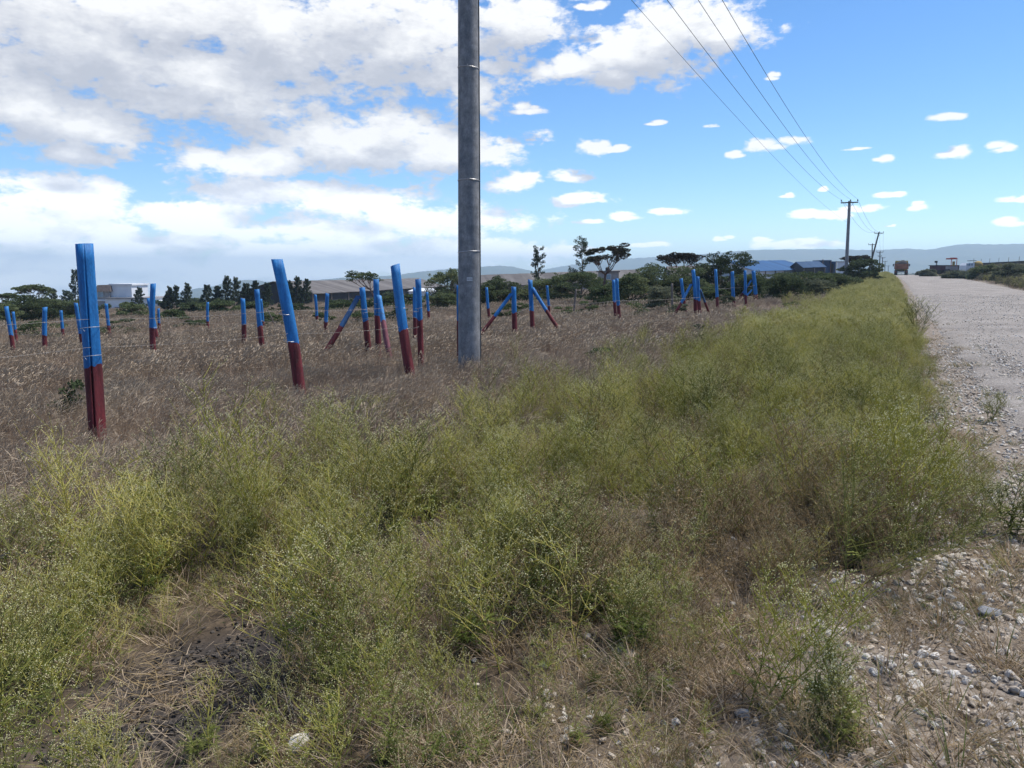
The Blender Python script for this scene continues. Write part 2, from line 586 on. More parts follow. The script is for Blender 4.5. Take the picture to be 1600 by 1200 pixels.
def hill(name, prof, D, depth, seed, label):
    """a ridge: prof lists (px, py) of its skyline as seen, D its distance"""
    px = np.array([p[0] for p in prof], float)
    py = np.array([p[1] for p in prof], float)
    n = 420
    xs = np.linspace(px[0], px[-1], n)
    ys = np.interp(xs, px, py)
    ys = np.convolve(np.pad(ys, 5, mode='edge'), np.ones(11) / 11, 'valid')
    rows = np.concatenate([np.linspace(-1, 0, 26), np.linspace(0.06, 0.7, 8)])
    X, Y, Z = np.zeros((n, len(rows))), np.zeros((n, len(rows))), np.zeros((n, len(rows)))
    for i in range(n):
        dx, dy, dz = ray(xs[i], ys[i])
        h = math.hypot(dx, dy)
        ztop = EYE + dz / h * D
        for j, r in enumerate(rows):
            d = D + r * depth
            X[i, j], Y[i, j] = dx / h * d, dy / h * d
            Z[i, j] = ztop
    base = np.minimum(terr(X, Y), Z - 5) - 25
    prof_r = np.where(rows < 0, (1 - np.abs(rows)) ** 1.35, 1 - rows * 1.2)
    rough = noise2(X, Y, 420.0, seed, 5)
    Z2 = base + (Z - base) * prof_r[None, :] * (1 + 0.16 * rough * np.clip(np.abs(rows), 0, 0.5)[None, :] * 2)
    Z2 = Z2 + 2.2 * noise2(X, Y, 22.0, seed + 3, 2) * (prof_r[None, :] > 0.2)
    o = grid_mesh(name, X[::-1], Y[::-1], Z2[::-1], M['hill'])
    return tag(o, label, 'hill', kind='structure')


M['hill'] = mat('hill_scrub', [(0.03, 0.042, 0.022), (0.05, 0.062, 0.03), (0.085, 0.085, 0.05)], 0.012, 1.0, kind='World', detail=8)
hill('hill', [(150, 500), (215, 476), (255, 463), (300, 452), (335, 447), (365, 438), (395, 437), (420, 441), (470, 440), (520, 435), (560, 432), (610, 431), (660, 424),
              (700, 420), (735, 418), (760, 416), (795, 415), (820, 421), (850, 428), (900, 445), (960, 470)], 3600, 1500, 4, 'long low blue hill on the left behind the grey sheds')
hill('hill', [(760, 450), (815, 428), (850, 421), (885, 415), (920, 409), (960, 405), (1000, 403), (1050, 400), (1100, 397), (1165, 391), (1200, 390), (1300, 389), (1360, 391),
              (1420, 388), (1450, 391), (1475, 386), (1510, 380), (1540, 382.5), (1580, 381), (1640, 382), (1720, 386), (1850, 384), (2000, 392), (2200, 410)], 4300, 1500, 6,
     'higher blue hill on the right at the end of the road')


# ----------------------------------------------------------------------------------------------------
# plants that nobody could count: prototypes kept out of the scene, planted by geometry nodes
# ----------------------------------------------------------------------------------------------------
def arc(p0, d0, length, droop, n, wob=0.0):
    """points of a thin stem that bends"""
    p = Vector(p0)
    d = Vector(d0).normalized()
    pts = [p.copy()]
    for _ in range(n):
        d = (d + Vector((random.uniform(-wob, wob), random.uniform(-wob, wob), -droop + random.uniform(-wob, wob) * 0.5))).normalized()
        p = p + d * (length / n)
        pts.append(p.copy())
    return pts


def dot(mb, c, r, mi):
    c = Vector(c)
    q = Euler((random.uniform(0, 3), random.uniform(0, 3), 0)).to_matrix()
    vs = [tuple(c + q @ Vector(v) * r) for v in ((1, 0, 0), (-1, 0, 0), (0, 1, 0), (0, -1, 0), (0, 0, .8), (0, 0, -.8))]
    mb.add(vs, [(0, 2, 4), (2, 1, 4), (1, 3, 4), (3, 0, 4), (2, 0, 5), (1, 2, 5), (3, 1, 5), (0, 3, 5)], mi)


def blade(mb, pts, w, mi, side=None):
    """flat tapering grass blade along the points"""
    n = len(pts)
    if side is None:
        a = random.uniform(0, 6.28)
        side = Vector((math.cos(a), math.sin(a), 0))
    vs, fs = [], []
    for i, p in enumerate(pts):
        ww = w * (1 - i / (n - 1)) ** 0.7 + 0.0004
        vs += [tuple(p - side * ww / 2), tuple(p + side * ww / 2)]
    for i in range(n - 1):
        fs.append((2 * i, 2 * i + 1, 2 * i + 3, 2 * i + 2))
    mb.add(vs, fs, mi)


def weed_geometry(H, nb, ns, leafy, fat=1.0, stems=1, spread=0.75):
    """much-branched weed: stems (slot 0), flower heads (slot 1), leaves (slot 2)"""
    mb_s, mb_f, mb_l = MB(), MB(), MB()
    for st in range(stems):
        a0 = random.uniform(0, 6.28)
        tilt = random.uniform(0.05, 0.22) + (0.25 if stems > 1 else 0)
        pts = arc((random.uniform(-.03, .03), random.uniform(-.03, .03), -0.03), (math.cos(a0) * tilt, math.sin(a0) * tilt, 1), H * random.uniform(.8, 1), 0.0, 7, 0.11)
        mb_s.tube(pts, [0.0036 * fat * (1 - 0.65 * i / 7) for i in range(8)], 3, caps=False)
        for b in range(nb):
            t = 0.2 + 0.8 * (b + random.random()) / nb
            k = t * 7
            i = min(6, int(k))
            p = pts[i].lerp(pts[i + 1], k - i)
            a = b * 2.4 + random.uniform(-.4, .4)
            out = Vector((math.cos(a), math.sin(a), random.uniform(.7, 1.5)))
            ln = H * (0.50 * (1 - t) + 0.20) * random.uniform(.75, 1.25) * spread / 0.75
            bp = arc(p, out, ln, -0.05, 4, 0.16)
            mb_s.tube(bp, [0.0021 * fat * (1 - 0.5 * i / 4) for i in range(5)], 3, caps=False)
            for q in range(ns):
                tt = 0.35 + 0.65 * (q + random.random()) / ns
                kk = tt * 4
                ii = min(3, int(kk))
                pp = bp[ii].lerp(bp[ii + 1], kk - ii)
                aa = random.uniform(0, 6.28)
                o2 = Vector((math.cos(aa), math.sin(aa), random.uniform(.5, 1.6)))
                sp_ = arc(pp, o2, random.uniform(.05, .13) * H / .7, -0.02, 2, 0.2)
                mb_s.tube(sp_, [0.0014 * fat, 0.0012 * fat, 0.0009 * fat], 3, caps=False)
                for _ in range(random.choice((3, 4, 5, 5))):
                    c = sp_[-1] + Vector((random.uniform(-1, 1), random.uniform(-1, 1), random.uniform(-.3, .8))) * 0.02
                    dot(mb_f, c, random.uniform(.0020, .0036) * fat, 0)
                if random.random() < 0.8:
                    blade(mb_l, arc(sp_[0], (math.cos(aa + 1), math.sin(aa + 1), .5), random.uniform(.02, .045), 0.2, 2), 0.007, 0)
        for b in range(leafy):
            t = random.uniform(0.05, 0.6)
            k = t * 7
            i = min(6, int(k))
            p = pts[i].lerp(pts[i + 1], k - i)
            a = random.uniform(0, 6.28)
            ln = random.uniform(.06, .15)
            lp = arc(p, (math.cos(a), math.sin(a), random.uniform(.2, .9)), ln, 0.18, 3)
            blade(mb_l, lp, 0.011, 0)
            for q in range(4):
                aa = a + random.choice((-.9, .9))
                blade(mb_l, arc(lp[1].lerp(lp[2], random.random()), (math.cos(aa), math.sin(aa), .2), ln * .4, 0.1, 2), 0.008, 0)
    return mb_s, mb_f, mb_l


def join(mbs):
    out = MB()
    for i, b in enumerate(mbs):
        for v in b.v:
            out.v.append(v)
        out.f += [tuple(k + out.n for k in f) for f in b.f]
        out.m += [i] * len(b.f)
        out.n += b.n
    return out


def proto_collection(name, objs):
    c = bpy.data.collections.new(name)
    for o in objs:
        c.objects.link(o)
    return c


def plant(name, protos, P, rot, scl, idx, label, cat):
    """ONE object of kind stuff: instances of the prototypes on the given points"""
    col = proto_collection(name + '_kinds', protos)
    # collection children are picked in name order
    order = {o.name: i for i, o in enumerate(sorted(col.objects, key=lambda o: o.name))}
    remap = np.array([order[o.name] for o in protos])
    me = bpy.data.meshes.new(name)
    me.vertices.add(len(P))
    me.vertices.foreach_set('co', np.ascontiguousarray(P, np.float32).ravel())
    a = me.attributes.new('rot', 'FLOAT_VECTOR', 'POINT')
    a.data.foreach_set('vector', np.ascontiguousarray(rot, np.float32).ravel())
    a = me.attributes.new('scl', 'FLOAT_VECTOR', 'POINT')
    a.data.foreach_set('vector', np.ascontiguousarray(scl, np.float32).ravel())
    a = me.attributes.new('idx', 'INT', 'POINT')
    a.data.foreach_set('value', np.ascontiguousarray(remap[idx], np.int32).ravel())
    o = bpy.data.objects.new(name, me)
    COL.objects.link(o)
    ng = bpy.data.node_groups.new(name + '_planting', 'GeometryNodeTree')
    ng.interface.new_socket('Geometry', in_out='INPUT', socket_type='NodeSocketGeometry')
    ng.interface.new_socket('Geometry', in_out='OUTPUT', socket_type='NodeSocketGeometry')
    gi, go = ng.nodes.new('NodeGroupInput'), ng.nodes.new('NodeGroupOutput')
    iop = ng.nodes.new('GeometryNodeInstanceOnPoints')
    ci = ng.nodes.new('GeometryNodeCollectionInfo')
    ci.inputs['Collection'].default_value = col
    ci.inputs['Separate Children'].default_value = True
    ci.inputs['Reset Children'].default_value = True

    def named(n, t):
        k = ng.nodes.new('GeometryNodeInputNamedAttribute')
        k.data_type = t
        k.inputs['Name'].default_value = n
        return k.outputs['Attribute']
    e2r = ng.nodes.new('FunctionNodeEulerToRotation')
    lk = ng.links.new
    lk(gi.outputs[0], iop.inputs['Points'])
    lk(ci.outputs[0], iop.inputs['Instance'])
    iop.inputs['Pick Instance'].default_value = True
    lk(named('idx', 'INT'), iop.inputs['Instance Index'])
    lk(named('rot', 'FLOAT_VECTOR'), e2r.inputs[0])
    lk(e2r.outputs[0], iop.inputs['Rotation'])
    lk(named('scl', 'FLOAT_VECTOR'), iop.inputs['Scale'])
    lk(iop.outputs[0], go.inputs[0])
    md = o.modifiers.new('planting', 'NODES')
    md.node_group = ng
    return tag(o, label, cat, kind='stuff')


def scatter(n, s0, s1, l0, l1):
    s = RNG.uniform(s0, s1, n)
    lat = RNG.uniform(l0, l1, n)
    x, y = xy(s, lat + bend(s))
    return x, y


def in_view(x, y, pad=0.12):
    return (y > 0.6) & (np.abs(x / np.maximum(y, 0.1)) < 0.70 + pad)


# --- weeds -------------------------------------------------------------------------------------------
weed_protos = []
for i in range(6):
    g = weed_geometry(random.uniform(.62, .8), 13, 5, 8)
    weed_protos.append(join(g).build('weed_kind', [M['weed'] if i % 3 else M['weed_b'], M['flower'], M['weed_leaf']], link=False))
for i in range(3):
    g = weed_geometry(random.uniform(.55, .72), 12, 4, 3)
    weed_protos.append(join(g).build('weed_kind', [M['weed_dry'], M['flower_dry'], M['weed_dry']], link=False))
for i in range(2):     # leafy dark green low weeds
    g = weed_geometry(random.uniform(.40, .5), 9, 3, 40)
    weed_protos.append(join(g).build('weed_kind', [M['weed_b'], M['flower'], M['weed_leaf']], link=False))
for i in range(3):     # far ones, stouter
    g = weed_geometry(random.uniform(.62, .8), 12, 4, 5, fat=2.0)
    weed_protos.append(join(g).build('weed_kind', [M['weed'], M['flower'], M['weed_leaf']], link=False))

for i in range(2):     # grey green ones of the bank across the road
    g = weed_geometry(random.uniform(.62, .8), 12, 4, 5, fat=2.0)
    weed_protos.append(join(g).build('weed_kind', [M['leaf_grey'], M['flower_dry'], M['leaf_grey']], link=False))

xs, ys, hs = [], [], []
for n, s0, s1, l0, l1 in ((9500, 1.2, 9, -1, 9), (11000, 9, 24, -1, 8), (9000, 24, 60, -1, 6.5), (9000, 60, 185, -1, 6), (16000, 18, 90, -22, -9.3), (9000, 90, 200, -30, -9.3)):
    x, y = scatter(n, s0, s1, l0, l1)
    xs.append(x)
    ys.append(y)
x, y = np.concatenate(xs), np.concatenate(ys)
d = np.hypot(x, y)
zw = zone_weed(x, y)
zw = np.maximum(zw, 0.8 * smooth(9.1, 9.7, -sl(x, y)[1] + bend(sl(x, y)[0])))
zb = zone_bare(x, y)
tr = seg_dist(x, y, stony_trail) + 0.08 * noise2(x, y, 0.4, 3)
clump = noise2(x, y, 0.9, 13)
dens = zw * (1 - zb) * np.where(d < 12, smooth(-0.6, 0.5, clump) * 0.82 + 0.12, 0.5 + 0.5 * smooth(-0.6, 0.4, clump)) * (0.40 + 0.60 * smooth(0.05, 0.35, tr))
dens = np.where((d < 6) & (sl(x, y)[1] < 2.0), np.maximum(dens, .5 * zw * (1 - zb)), dens)
keep = (RNG.random(len(x)) < dens) & (d > 1.75) & in_view(x, y)
x, y, d, clump, zw = x[keep], y[keep], d[keep], clump[keep], zw[keep]
s, lat = sl(x, y)
l2 = lat - bend(s)
brown = noise2(x, y, 1.6, 14)
p_brown = 0.10 + 0.55 * smooth(0.1, 0.75, brown) + 0.75 * (1 - smooth(0.5, 1.7, l2)) * (1 - smooth(4.0, 6.5, s)) + 0.3 * (1 - zw)
p_brown = p_brown * (1 - 0.75 * smooth(10, 18, s))
u = RNG.random(len(x))
idx = RNG.integers(0, 6, len(x))
idx = np.where(u < p_brown, RNG.integers(6, 9, len(x)), idx)
idx = np.where((RNG.random(len(x)) < 0.16 + 0.3 * smooth(0.3, 0.8, noise2(x, y, 1.2, 15))) & (d < 18), RNG.integers(9, 11, len(x)), idx)
idx = np.where((d > 18) & (u >= p_brown), RNG.integers(11, 14, len(x)), idx)
idx = np.where((l2 < -5) & (u < .75), RNG.integers(14, 16, len(x)), idx)
sc = RNG.uniform(.6, 1.0, len(x)) * (0.45 + 0.6 * smooth(-0.7, 0.6, clump + 0.4 * noise2(x, y, 2.5, 16))) * (0.45 + 0.55 * smooth(1.7, 3.4, d)) * (1 + 0.25 * smooth(20, 60, d))
sc = sc * np.where(l2 < -5, 1.15, 0.55 + 0.45 * smooth(0.0, 0.8, l2 + 0.6))
sc = sc * (1 - 0.35 * (1 - smooth(0.3, 1.4, l2)) * (1 - smooth(3.8, 5.2, s)))
rot = np.stack([RNG.normal(0, .10, len(x)), RNG.normal(0, .10, len(x)) + 0.05, RNG.uniform(0, 6.28, len(x))], 1)
scl = np.stack([sc * RNG.uniform(.9, 1.25, len(x))] * 2 + [sc], 1)
plant('weeds', weed_protos, np.stack([x, y, terr(x, y)], 1), rot, scl, idx,
      'mass of yellow green branching weeds with tiny white flower heads along the road', 'weeds')

# --- tall dry grass of the field ------------------------------------------------------------------------
def grass_tuft(n, H, heads, blades, fat=1.0, m0=0, spread=0.09):
    mb = MB()
    for i in range(n):
        a = random.uniform(0, 6.28)
        r = spread * math.sqrt(random.random())
        base = (math.cos(a) * r, math.sin(a) * r, -0.02)
        lean = Vector((random.gauss(0.26, .24), random.gauss(0, .22), 1))
        h = H * random.uniform(.7, 1.1)
        pts = arc(base, lean, h * .82, 0.0, 4, 0.05)
        d = (pts[-1] - pts[-2]).normalized()
        d = (d + Vector((random.uniform(.1, .5), random.uniform(-.25, .25), 0))).normalized()
        mb.tube(pts, [0.0017 * fat] * 3 + [0.0013 * fat] * 2, 3, mi=m0, caps=False)
        if random.random() < heads:
            hp = arc(pts[-1], d, random.uniform(.09, .16), 0.22, 4)
            mb.tube(hp, [0.0014 * fat, 0.0052 * fat, 0.0058 * fat, 0.0042 * fat, 0.001 * fat], 3, mi=2, caps=False)
    for i in range(blades):
        a = random.uniform(0, 6.28)
        r = spread * math.sqrt(random.random())
        pts = arc((math.cos(a) * r, math.sin(a) * r, -0.02), (math.cos(a) * .5 + .15, math.sin(a) * .5, 1), H * random.uniform(.35, .75), 0.22, 4, 0.06)
        blade(mb, pts, 0.0055 * fat, 0 if random.random() < .7 else 1)
    return mb


grass_protos = []
for i in range(4):
    grass_protos.append(grass_tuft(13, random.uniform(.6, .78), .75, 16).build('grass_kind', [M['straw'], M['straw_b'], M['seed']], link=False))
for i in range(3):
    grass_protos.append(grass_tuft(14, random.uniform(.55, .7), .6, 12, m0=1).build('grass_kind', [M['straw'], M['straw_b'], M['seed']], link=False))
for i in range(3):
    grass_protos.append(grass_tuft(16, random.uniform(.58, .72), .8, 14, fat=2.1, m0=i % 2, spread=.2).build('grass_kind', [M['straw'], M['straw_b'], M['seed']], link=False))
for i in range(2):
    grass_protos.append(grass_tuft(26, random.uniform(.6, .72), .8, 26, fat=4.0, m0=i % 2, spread=.55).build('grass_kind', [M['straw'], M['straw_b'], M['seed']], link=False))

xs, ys, dd = [], [], []
for n, r0, r1 in ((13000, 4, 14), (16000, 14, 32), (11000, 32, 75), (9000, 75, 190)):
    r = np.sqrt(RNG.uniform(r0 * r0, r1 * r1, n))
    a = RNG.uniform(-0.74, 0.62, n)
    xs.append(r * np.sin(a))
    ys.append(r * np.cos(a))
x, y = np.concatenate(xs), np.concatenate(ys)
d = np.hypot(x, y)
s, lat = sl(x, y)
l2 = lat - bend(s)
dens = (1 - zone_weed(x, y) * 0.93) * smooth(1.9, 3.4, l2) * (0.55 + 0.45 * smooth(-.6, .4, noise2(x, y, 1.7, 17))) * (1 - zone_bare(x, y))
right_side = (-l2 > 9.3) & (-l2 < 60)
dens = np.where(right_side, 0.75, dens)
keep = RNG.random(len(x)) < dens
x, y, d, l2 = x[keep], y[keep], d[keep], l2[keep]
n = len(x)
pat = noise2(x, y, 3.5, 18)
idx = np.where(RNG.random(n) < 0.32 + 0.4 * pat, RNG.integers(4, 7, n), RNG.integers(0, 4, n))
idx = np.where(d > 15, RNG.integers(7, 10, n), idx)
idx = np.where(d > 42, RNG.integers(10, 12, n), idx)
near_post = np.ones(n)
for q_ in (hit(153, 692), hit(468, 622), hit(643, 597)):
    near_post = np.minimum(near_post, .74 + .26 * smooth(.35, 1.5, np.hypot(x - q_.x, (y - q_.y + .5) * .8)))
sc = RNG.uniform(.45, .84, n) * (0.8 + 0.25 * pat) * (1 + .25 * smooth(20, 60, d)) * near_post
rot = np.stack([RNG.normal(0, .12, n), RNG.normal(0.06, .12, n), RNG.normal(0, .6, n)], 1)
plant('dry_grass', grass_protos, np.stack([x, y, terr(x, y)], 1), rot, np.stack([sc] * 3, 1), idx,
      'tall dry reddish brown grass with nodding seed heads filling the field', 'grass')

# --- short grass under the weeds and on the verge ---------------------------------------------------------
short_protos = []
for i in range(3):
    mb = MB()
    for k in range(26):
        a = random.uniform(0, 6.28)
        r = 0.07 * math.sqrt(random.random())
        blade(mb, arc((math.cos(a) * r, math.sin(a) * r, -0.01), (math.cos(a) * .7, math.sin(a) * .7, 1), random.uniform(.08, .24), 0.25, 3, 0.1), 0.0042, random.choice((0, 0, 1)))
    short_protos.append(mb.build('short_grass_kind', [M['straw'], M['weed_dry']], link=False))
for i in range(2):
    mb = MB()
    for k in range(26):
        a = random.uniform(0, 6.28)
        r = 0.06 * math.sqrt(random.random())
        blade(mb, arc((math.cos(a) * r, math.sin(a) * r, -0.01), (math.cos(a) * .6, math.sin(a) * .6, 1), random.uniform(.08, .22), 0.22, 3, 0.1), 0.0045, random.choice((0, 0, 1)))
    short_protos.append(mb.build('short_grass_kind', [M['green_blade'], M['weed_dry']], link=False))
for i in range(2):     # flattened straw litter
    mb = MB()
    for k in range(22):
        a = random.uniform(0, 6.28)
        b = random.uniform(0, 6.28)
        r = 0.12 * math.sqrt(random.random())
        blade(mb, arc((math.cos(a) * r, math.sin(a) * r, random.uniform(.002, .03)), (math.cos(b), math.sin(b), random.uniform(-.02, .18)), random.uniform(.06, .16), 0.04, 2, 0.1), 0.003, random.choice((0, 1)))
    short_protos.append(mb.build('short_grass_kind', [M['straw'], M['weed_dry']], link=False))
xs, ys = [], []
for n, s0, s1, l0, l1 in ((23000, 1.0, 9, -2.1, 7), (9000, 9, 30, -2.1, 5)):
    x, y = scatter(n, s0, s1, l0, l1)
    xs.append(x)
    ys.append(y)
x, y = np.concatenate(xs), np.concatenate(ys)
s, lat = sl(x, y)
l2 = lat - bend(s)
zb = zone_bare(x, y)
rd = noise2(x, y, 0.7, 19)
dens = smooth(-0.35, 0.45, rd) * np.maximum(smooth(-1.25, -0.35, l2 + 0.25 * rd), .6 * smooth(.1, .5, noise2(x, y, 1.4, 23)) * smooth(-2.1, -1.5, l2)) * (1 - 0.25 * zb)
tr = seg_dist(x, y, stony_trail)
dens = np.where((s < 4.6) & (l2 > .25) & (l2 < 1.3), np.maximum(dens, .5), dens)
dens = np.where((s < 4.6) & (l2 <= .25), dens * .66, dens)
keep = (RNG.random(len(x)) < dens) & in_view(x, y)
x, y, zb, l2 = x[keep], y[keep], zb[keep], l2[keep]
n = len(x)
g = noise2(x, y, 1.3, 20)
idx = np.where(RNG.random(n) < 0.25 + 0.35 * g, RNG.integers(3, 5, n), RNG.integers(0, 3, n))
idx = np.where((RNG.random(n) < 0.25) | (zb > 0.3), RNG.integers(5, 7, n), idx)
sc = RNG.uniform(.5, 1.25, n)
rot = np.stack([RNG.normal(0, .1, n), RNG.normal(0, .1, n), RNG.uniform(0, 6.28, n)], 1)
plant('short_grass', short_protos, np.stack([x, y, terr(x, y)], 1), rot, np.stack([sc] * 3, 1), idx,
      'short withered grass and straw litter between the weeds and the stones', 'grass')


# --- stones -------------------------------------------------------------------------------------------------
def stone_mesh(r, seed, squash=0.7, sub=2):
    import bmesh
    bm = bmesh.new()
    bmesh.ops.create_icosphere(bm, subdivisions=sub, radius=1.0)
    rr = random.Random(seed)
    planes = [(Vector((rr.gauss(0, 1), rr.gauss(0, 1), rr.gauss(0, 1))).normalized(), rr.uniform(.5, .85)) for _ in range(13)]
    for v in bm.verts:
        for nrm, dd_ in planes:
            k = v.co.dot(nrm)
            if k > dd_:
                v.co -= nrm * (k - dd_)
        v.co = Vector((v.co.x * 1.15, v.co.y * .9, v.co.z * squash)) * r * (1 + rr.uniform(-.05, .05))
    vs = [tuple(v.co) for v in bm.verts]
    fs = [tuple(v.index for v in f.verts) for f in bm.faces]
    bm.free()
    mb = MB()
    mb.add(vs, fs)
    return mb


stone_protos = [stone_mesh(1, 30 + i, random.uniform(.55, .8), 1 if i < 3 else 2).build('pebble_kind', M['stone'] if i % 3 else M['stone_white'], link=False) for i in range(6)]
stone_protos += [stone_mesh(1, 50 + i, .7, 1).build('pebble_kind', M['clod'], link=False) for i in range(2)]
xs, ys, rr_, ii = [], [], [], []
# verge close by: dense pebbles
x, y = scatter(22000, 1.5, 7, -2.2, 1.0)
s, lat = sl(x, y)
rd = noise2(x, y, 0.6, 5)
w = (1 - smooth(0.1, 0.8, lat + 0.3 * rd)) * np.where(s < 4.5, 1, 1 - smooth(-0.3, 0.1, lat))
k = RNG.random(len(x)) < w * (0.45 + 0.55 * smooth(-.4, .3, noise2(x, y, .5, 21)))
xs.append(x[k]); ys.append(y[k]); rr_.append(0.004 + 0.026 * RNG.random(k.sum()) ** 3.6); ii.append(RNG.integers(0, 6, k.sum()))
# road and its edge further on
x, y = scatter(12000, 3, 20, -2.1, -0.3)
k = RNG.random(len(x)) < .85
xs.append(x[k]); ys.append(y[k]); rr_.append(0.006 + 0.026 * RNG.random(k.sum()) ** 3.2); ii.append(RNG.integers(0, 6, k.sum()))
x, y = scatter(36000, 3, 22, -9, -0.2)
s, lat = sl(x, y)
k = RNG.random(len(x)) < np.where(lat < -1.3, 0.55, 0.9)
xs.append(x[k]); ys.append(y[k]); rr_.append(0.006 + 0.018 * RNG.random(k.sum()) ** 3.0); ii.append(RNG.integers(0, 6, k.sum()))
x, y = scatter(9000, 22, 60, -9, -0.6)
xs.append(x); ys.append(y); rr_.append(0.010 + 0.025 * RNG.random(len(x)) ** 3.0); ii.append(RNG.integers(0, 6, len(x)))
# stony trail
n = 900
pts = np.array([(p.x, p.y) for p in stony_trail])
t = RNG.uniform(0, len(pts) - 1.001, n)
i0 = t.astype(int)
f = (t - i0)[:, None]
c = pts[i0] * (1 - f) + pts[i0 + 1] * f + RNG.normal(0, .22, (n, 2))
xs.append(c[:, 0]); ys.append(c[:, 1]); rr_.append(0.004 + 0.024 * RNG.random(n) ** 4); ii.append(RNG.integers(0, 6, n))
# soil clods
for p, r in soil_patches:
    n = int(520 * r / 0.5)
    q = RNG.normal(0, r * .55, (n, 2))
    xs.append(p.x + q[:, 0]); ys.append(p.y + q[:, 1]); rr_.append(0.003 + 0.014 * RNG.random(n) ** 2.5); ii.append(RNG.integers(6, 8, n))
x, y, r_, idx = (np.concatenate(a) for a in (xs, ys, rr_, ii))
k = in_view(x, y)
x, y, r_, idx = x[k], y[k], r_[k], idx[k]
s, lat = sl(x, y)
l2 = lat - bend(s)
z = terr(x, y) + r_ * 0.25
onr = (1 - smooth(-1.75, -1.25, l2))
z = z + onr * (0.028 + 0.05 * (1 - ((l2 + 5.2) / 4.2) ** 2).clip(-0.6, 1))
n = len(x)
rot = np.stack([RNG.normal(0, .4, n), RNG.normal(0, .4, n), RNG.uniform(0, 6.28, n)], 1)
plant('gravel', stone_protos, np.stack([x, y, z], 1), rot, np.stack([r_] * 3, 1), idx, 'loose pale limestone gravel and dark soil clods on the verge and the road', 'gravel')

# stones large enough to point at
for px, py, r, key, label in (
        (470, 1166, .050, 'stone_white', 'white flat stone lying in short grass at the bottom left of the picture'),
        (1546, 962, .052, 'stone_grey', 'largest pale grey stone on the gravel verge at the right'),
        (1376, 1034, .034, 'stone_white', 'white angular stone near the fallen weed branch on the verge'),
        (1427, 1076, .036, 'stone_white', 'bright broken white stone in the middle of the verge gravel'),
        (1480, 928, .034, 'stone_white', 'pale rounded stone at the top of the verge below the bushy weed'),
        (1426, 974, .034, 'stone', 'buff rounded stone just left of the largest grey stone'),
        (1088, 776, .060, 'stone_white', 'white stone showing between weeds on the right of a stony gap'),
        (1026, 768, .045, 'stone_white', 'small white stone showing between weeds on the left of a stony gap'),
        (985, 1030, .050, 'stone', 'buff stone beside the dark weed clump in the stony trail'),
        (1160, 1120, .034, 'stone_white', 'white stone at the left end of the verge gravel'),
        (1580, 990, .03, 'stone', 'small buff stone right of the largest grey stone')):
    p = hit(px, py)
    o = stone_mesh(r, int(px), .72, 3).build('stone', M[key])
    o.location = (p.x, p.y, p.z + r * .35)
    o.rotation_euler = (0, 0, random.uniform(0, 6))
    tag(o, label, 'stone', 'loose stones')


# weeds that stand out one by one --------------------------------------------------------------------------------
def single_weed(px, py, H, nb, ns, leafy, stems, lean, label, key='weed', fat=1.25, spread=.75, name='weed_plant'):
    p = hit(px, py)
    root = empty(name, (p.x, p.y, p.z), random.uniform(0, 6.28))
    a, b, c = weed_geometry(H, nb, ns, leafy, fat, stems, spread)
    a.build('stem', M[key], root)
    tag(b.build('flower_heads', M['flower_dry' if key == 'weed_dry' else 'flower'], root), kind='stuff')
    tag(c.build('leaves', M['weed_leaf' if key != 'weed_dry' else 'weed_dry'], root), kind='stuff')
    root.rotation_euler = (lean[0], lean[1], lean[2])
    return tag(root, label, 'weed', 'tall weeds')


single_weed(1170, 1120, .62, 16, 6, 6, 3, (0, .15, .4), 'yellow green forked weed rising left of the verge gravel', fat=1.0)
single_weed(1325, 935, .85, 20, 9, 8, 2, (.0, .55, .0), 'large fresh green weed leaning right over the verge gravel', 'weed_b', fat=1.0, spread=.95)
single_weed(1420, 860, .80, 22, 8, 14, 3, (.0, .25, 1.0), 'bushy bright green weed at the corner of the verge and the road', fat=1.3, spread=.9)
single_weed(430, 880, 1.00, 18, 6, 6, 2, (.05, .2, 2.0), 'tall pale stemmed weed leaning right above the bare black soil', fat=1.15, spread=.8)
single_weed(150, 930, .85, 20, 7, 8, 3, (0, .1, .3), 'dense clump of green weed at the left behind the black soil', fat=.95)
single_weed(560, 770, .80, 16, 6, 30, 2, (0, .1, 3.0), 'dark leafy weed clump left of the picture centre', 'weed_b', fat=1.2)
single_weed(985, 1010, .36, 14, 4, 40, 3, (0, .0, 1.2), 'small grey green leafy weed beside the stony trail', 'weed_b', fat=1.0)
single_weed(1300, 1150, .34, 14, 4, 60, 4, (0, .0, 2.2), 'low dark green leafy weed at the edge of the verge gravel', 'weed_b', fat=1.0)
single_weed(1250, 830, .75, 16, 5, 4, 3, (0, -.1, 2.7), 'brown dried weed clump left of the bushy green weed', 'weed_dry', fat=1.2)
single_weed(1432, 530, .95, 12, 5, 10, 4, (0, .05, .7), 'dark sprawling weed standing out at the edge of the road further on', 'weed_b', fat=2.2, spread=.9)
single_weed(1585, 840, .42, 14, 5, 40, 4, (0, .0, 1.9), 'grey green low weed at the right edge beside the road', 'weed_b', fat=1.2)
single_weed(1545, 660, .36, 12, 4, 10, 3, (0, .0, 1.5), 'small isolated weed on the stony road edge', 'weed_b', fat=1.2)

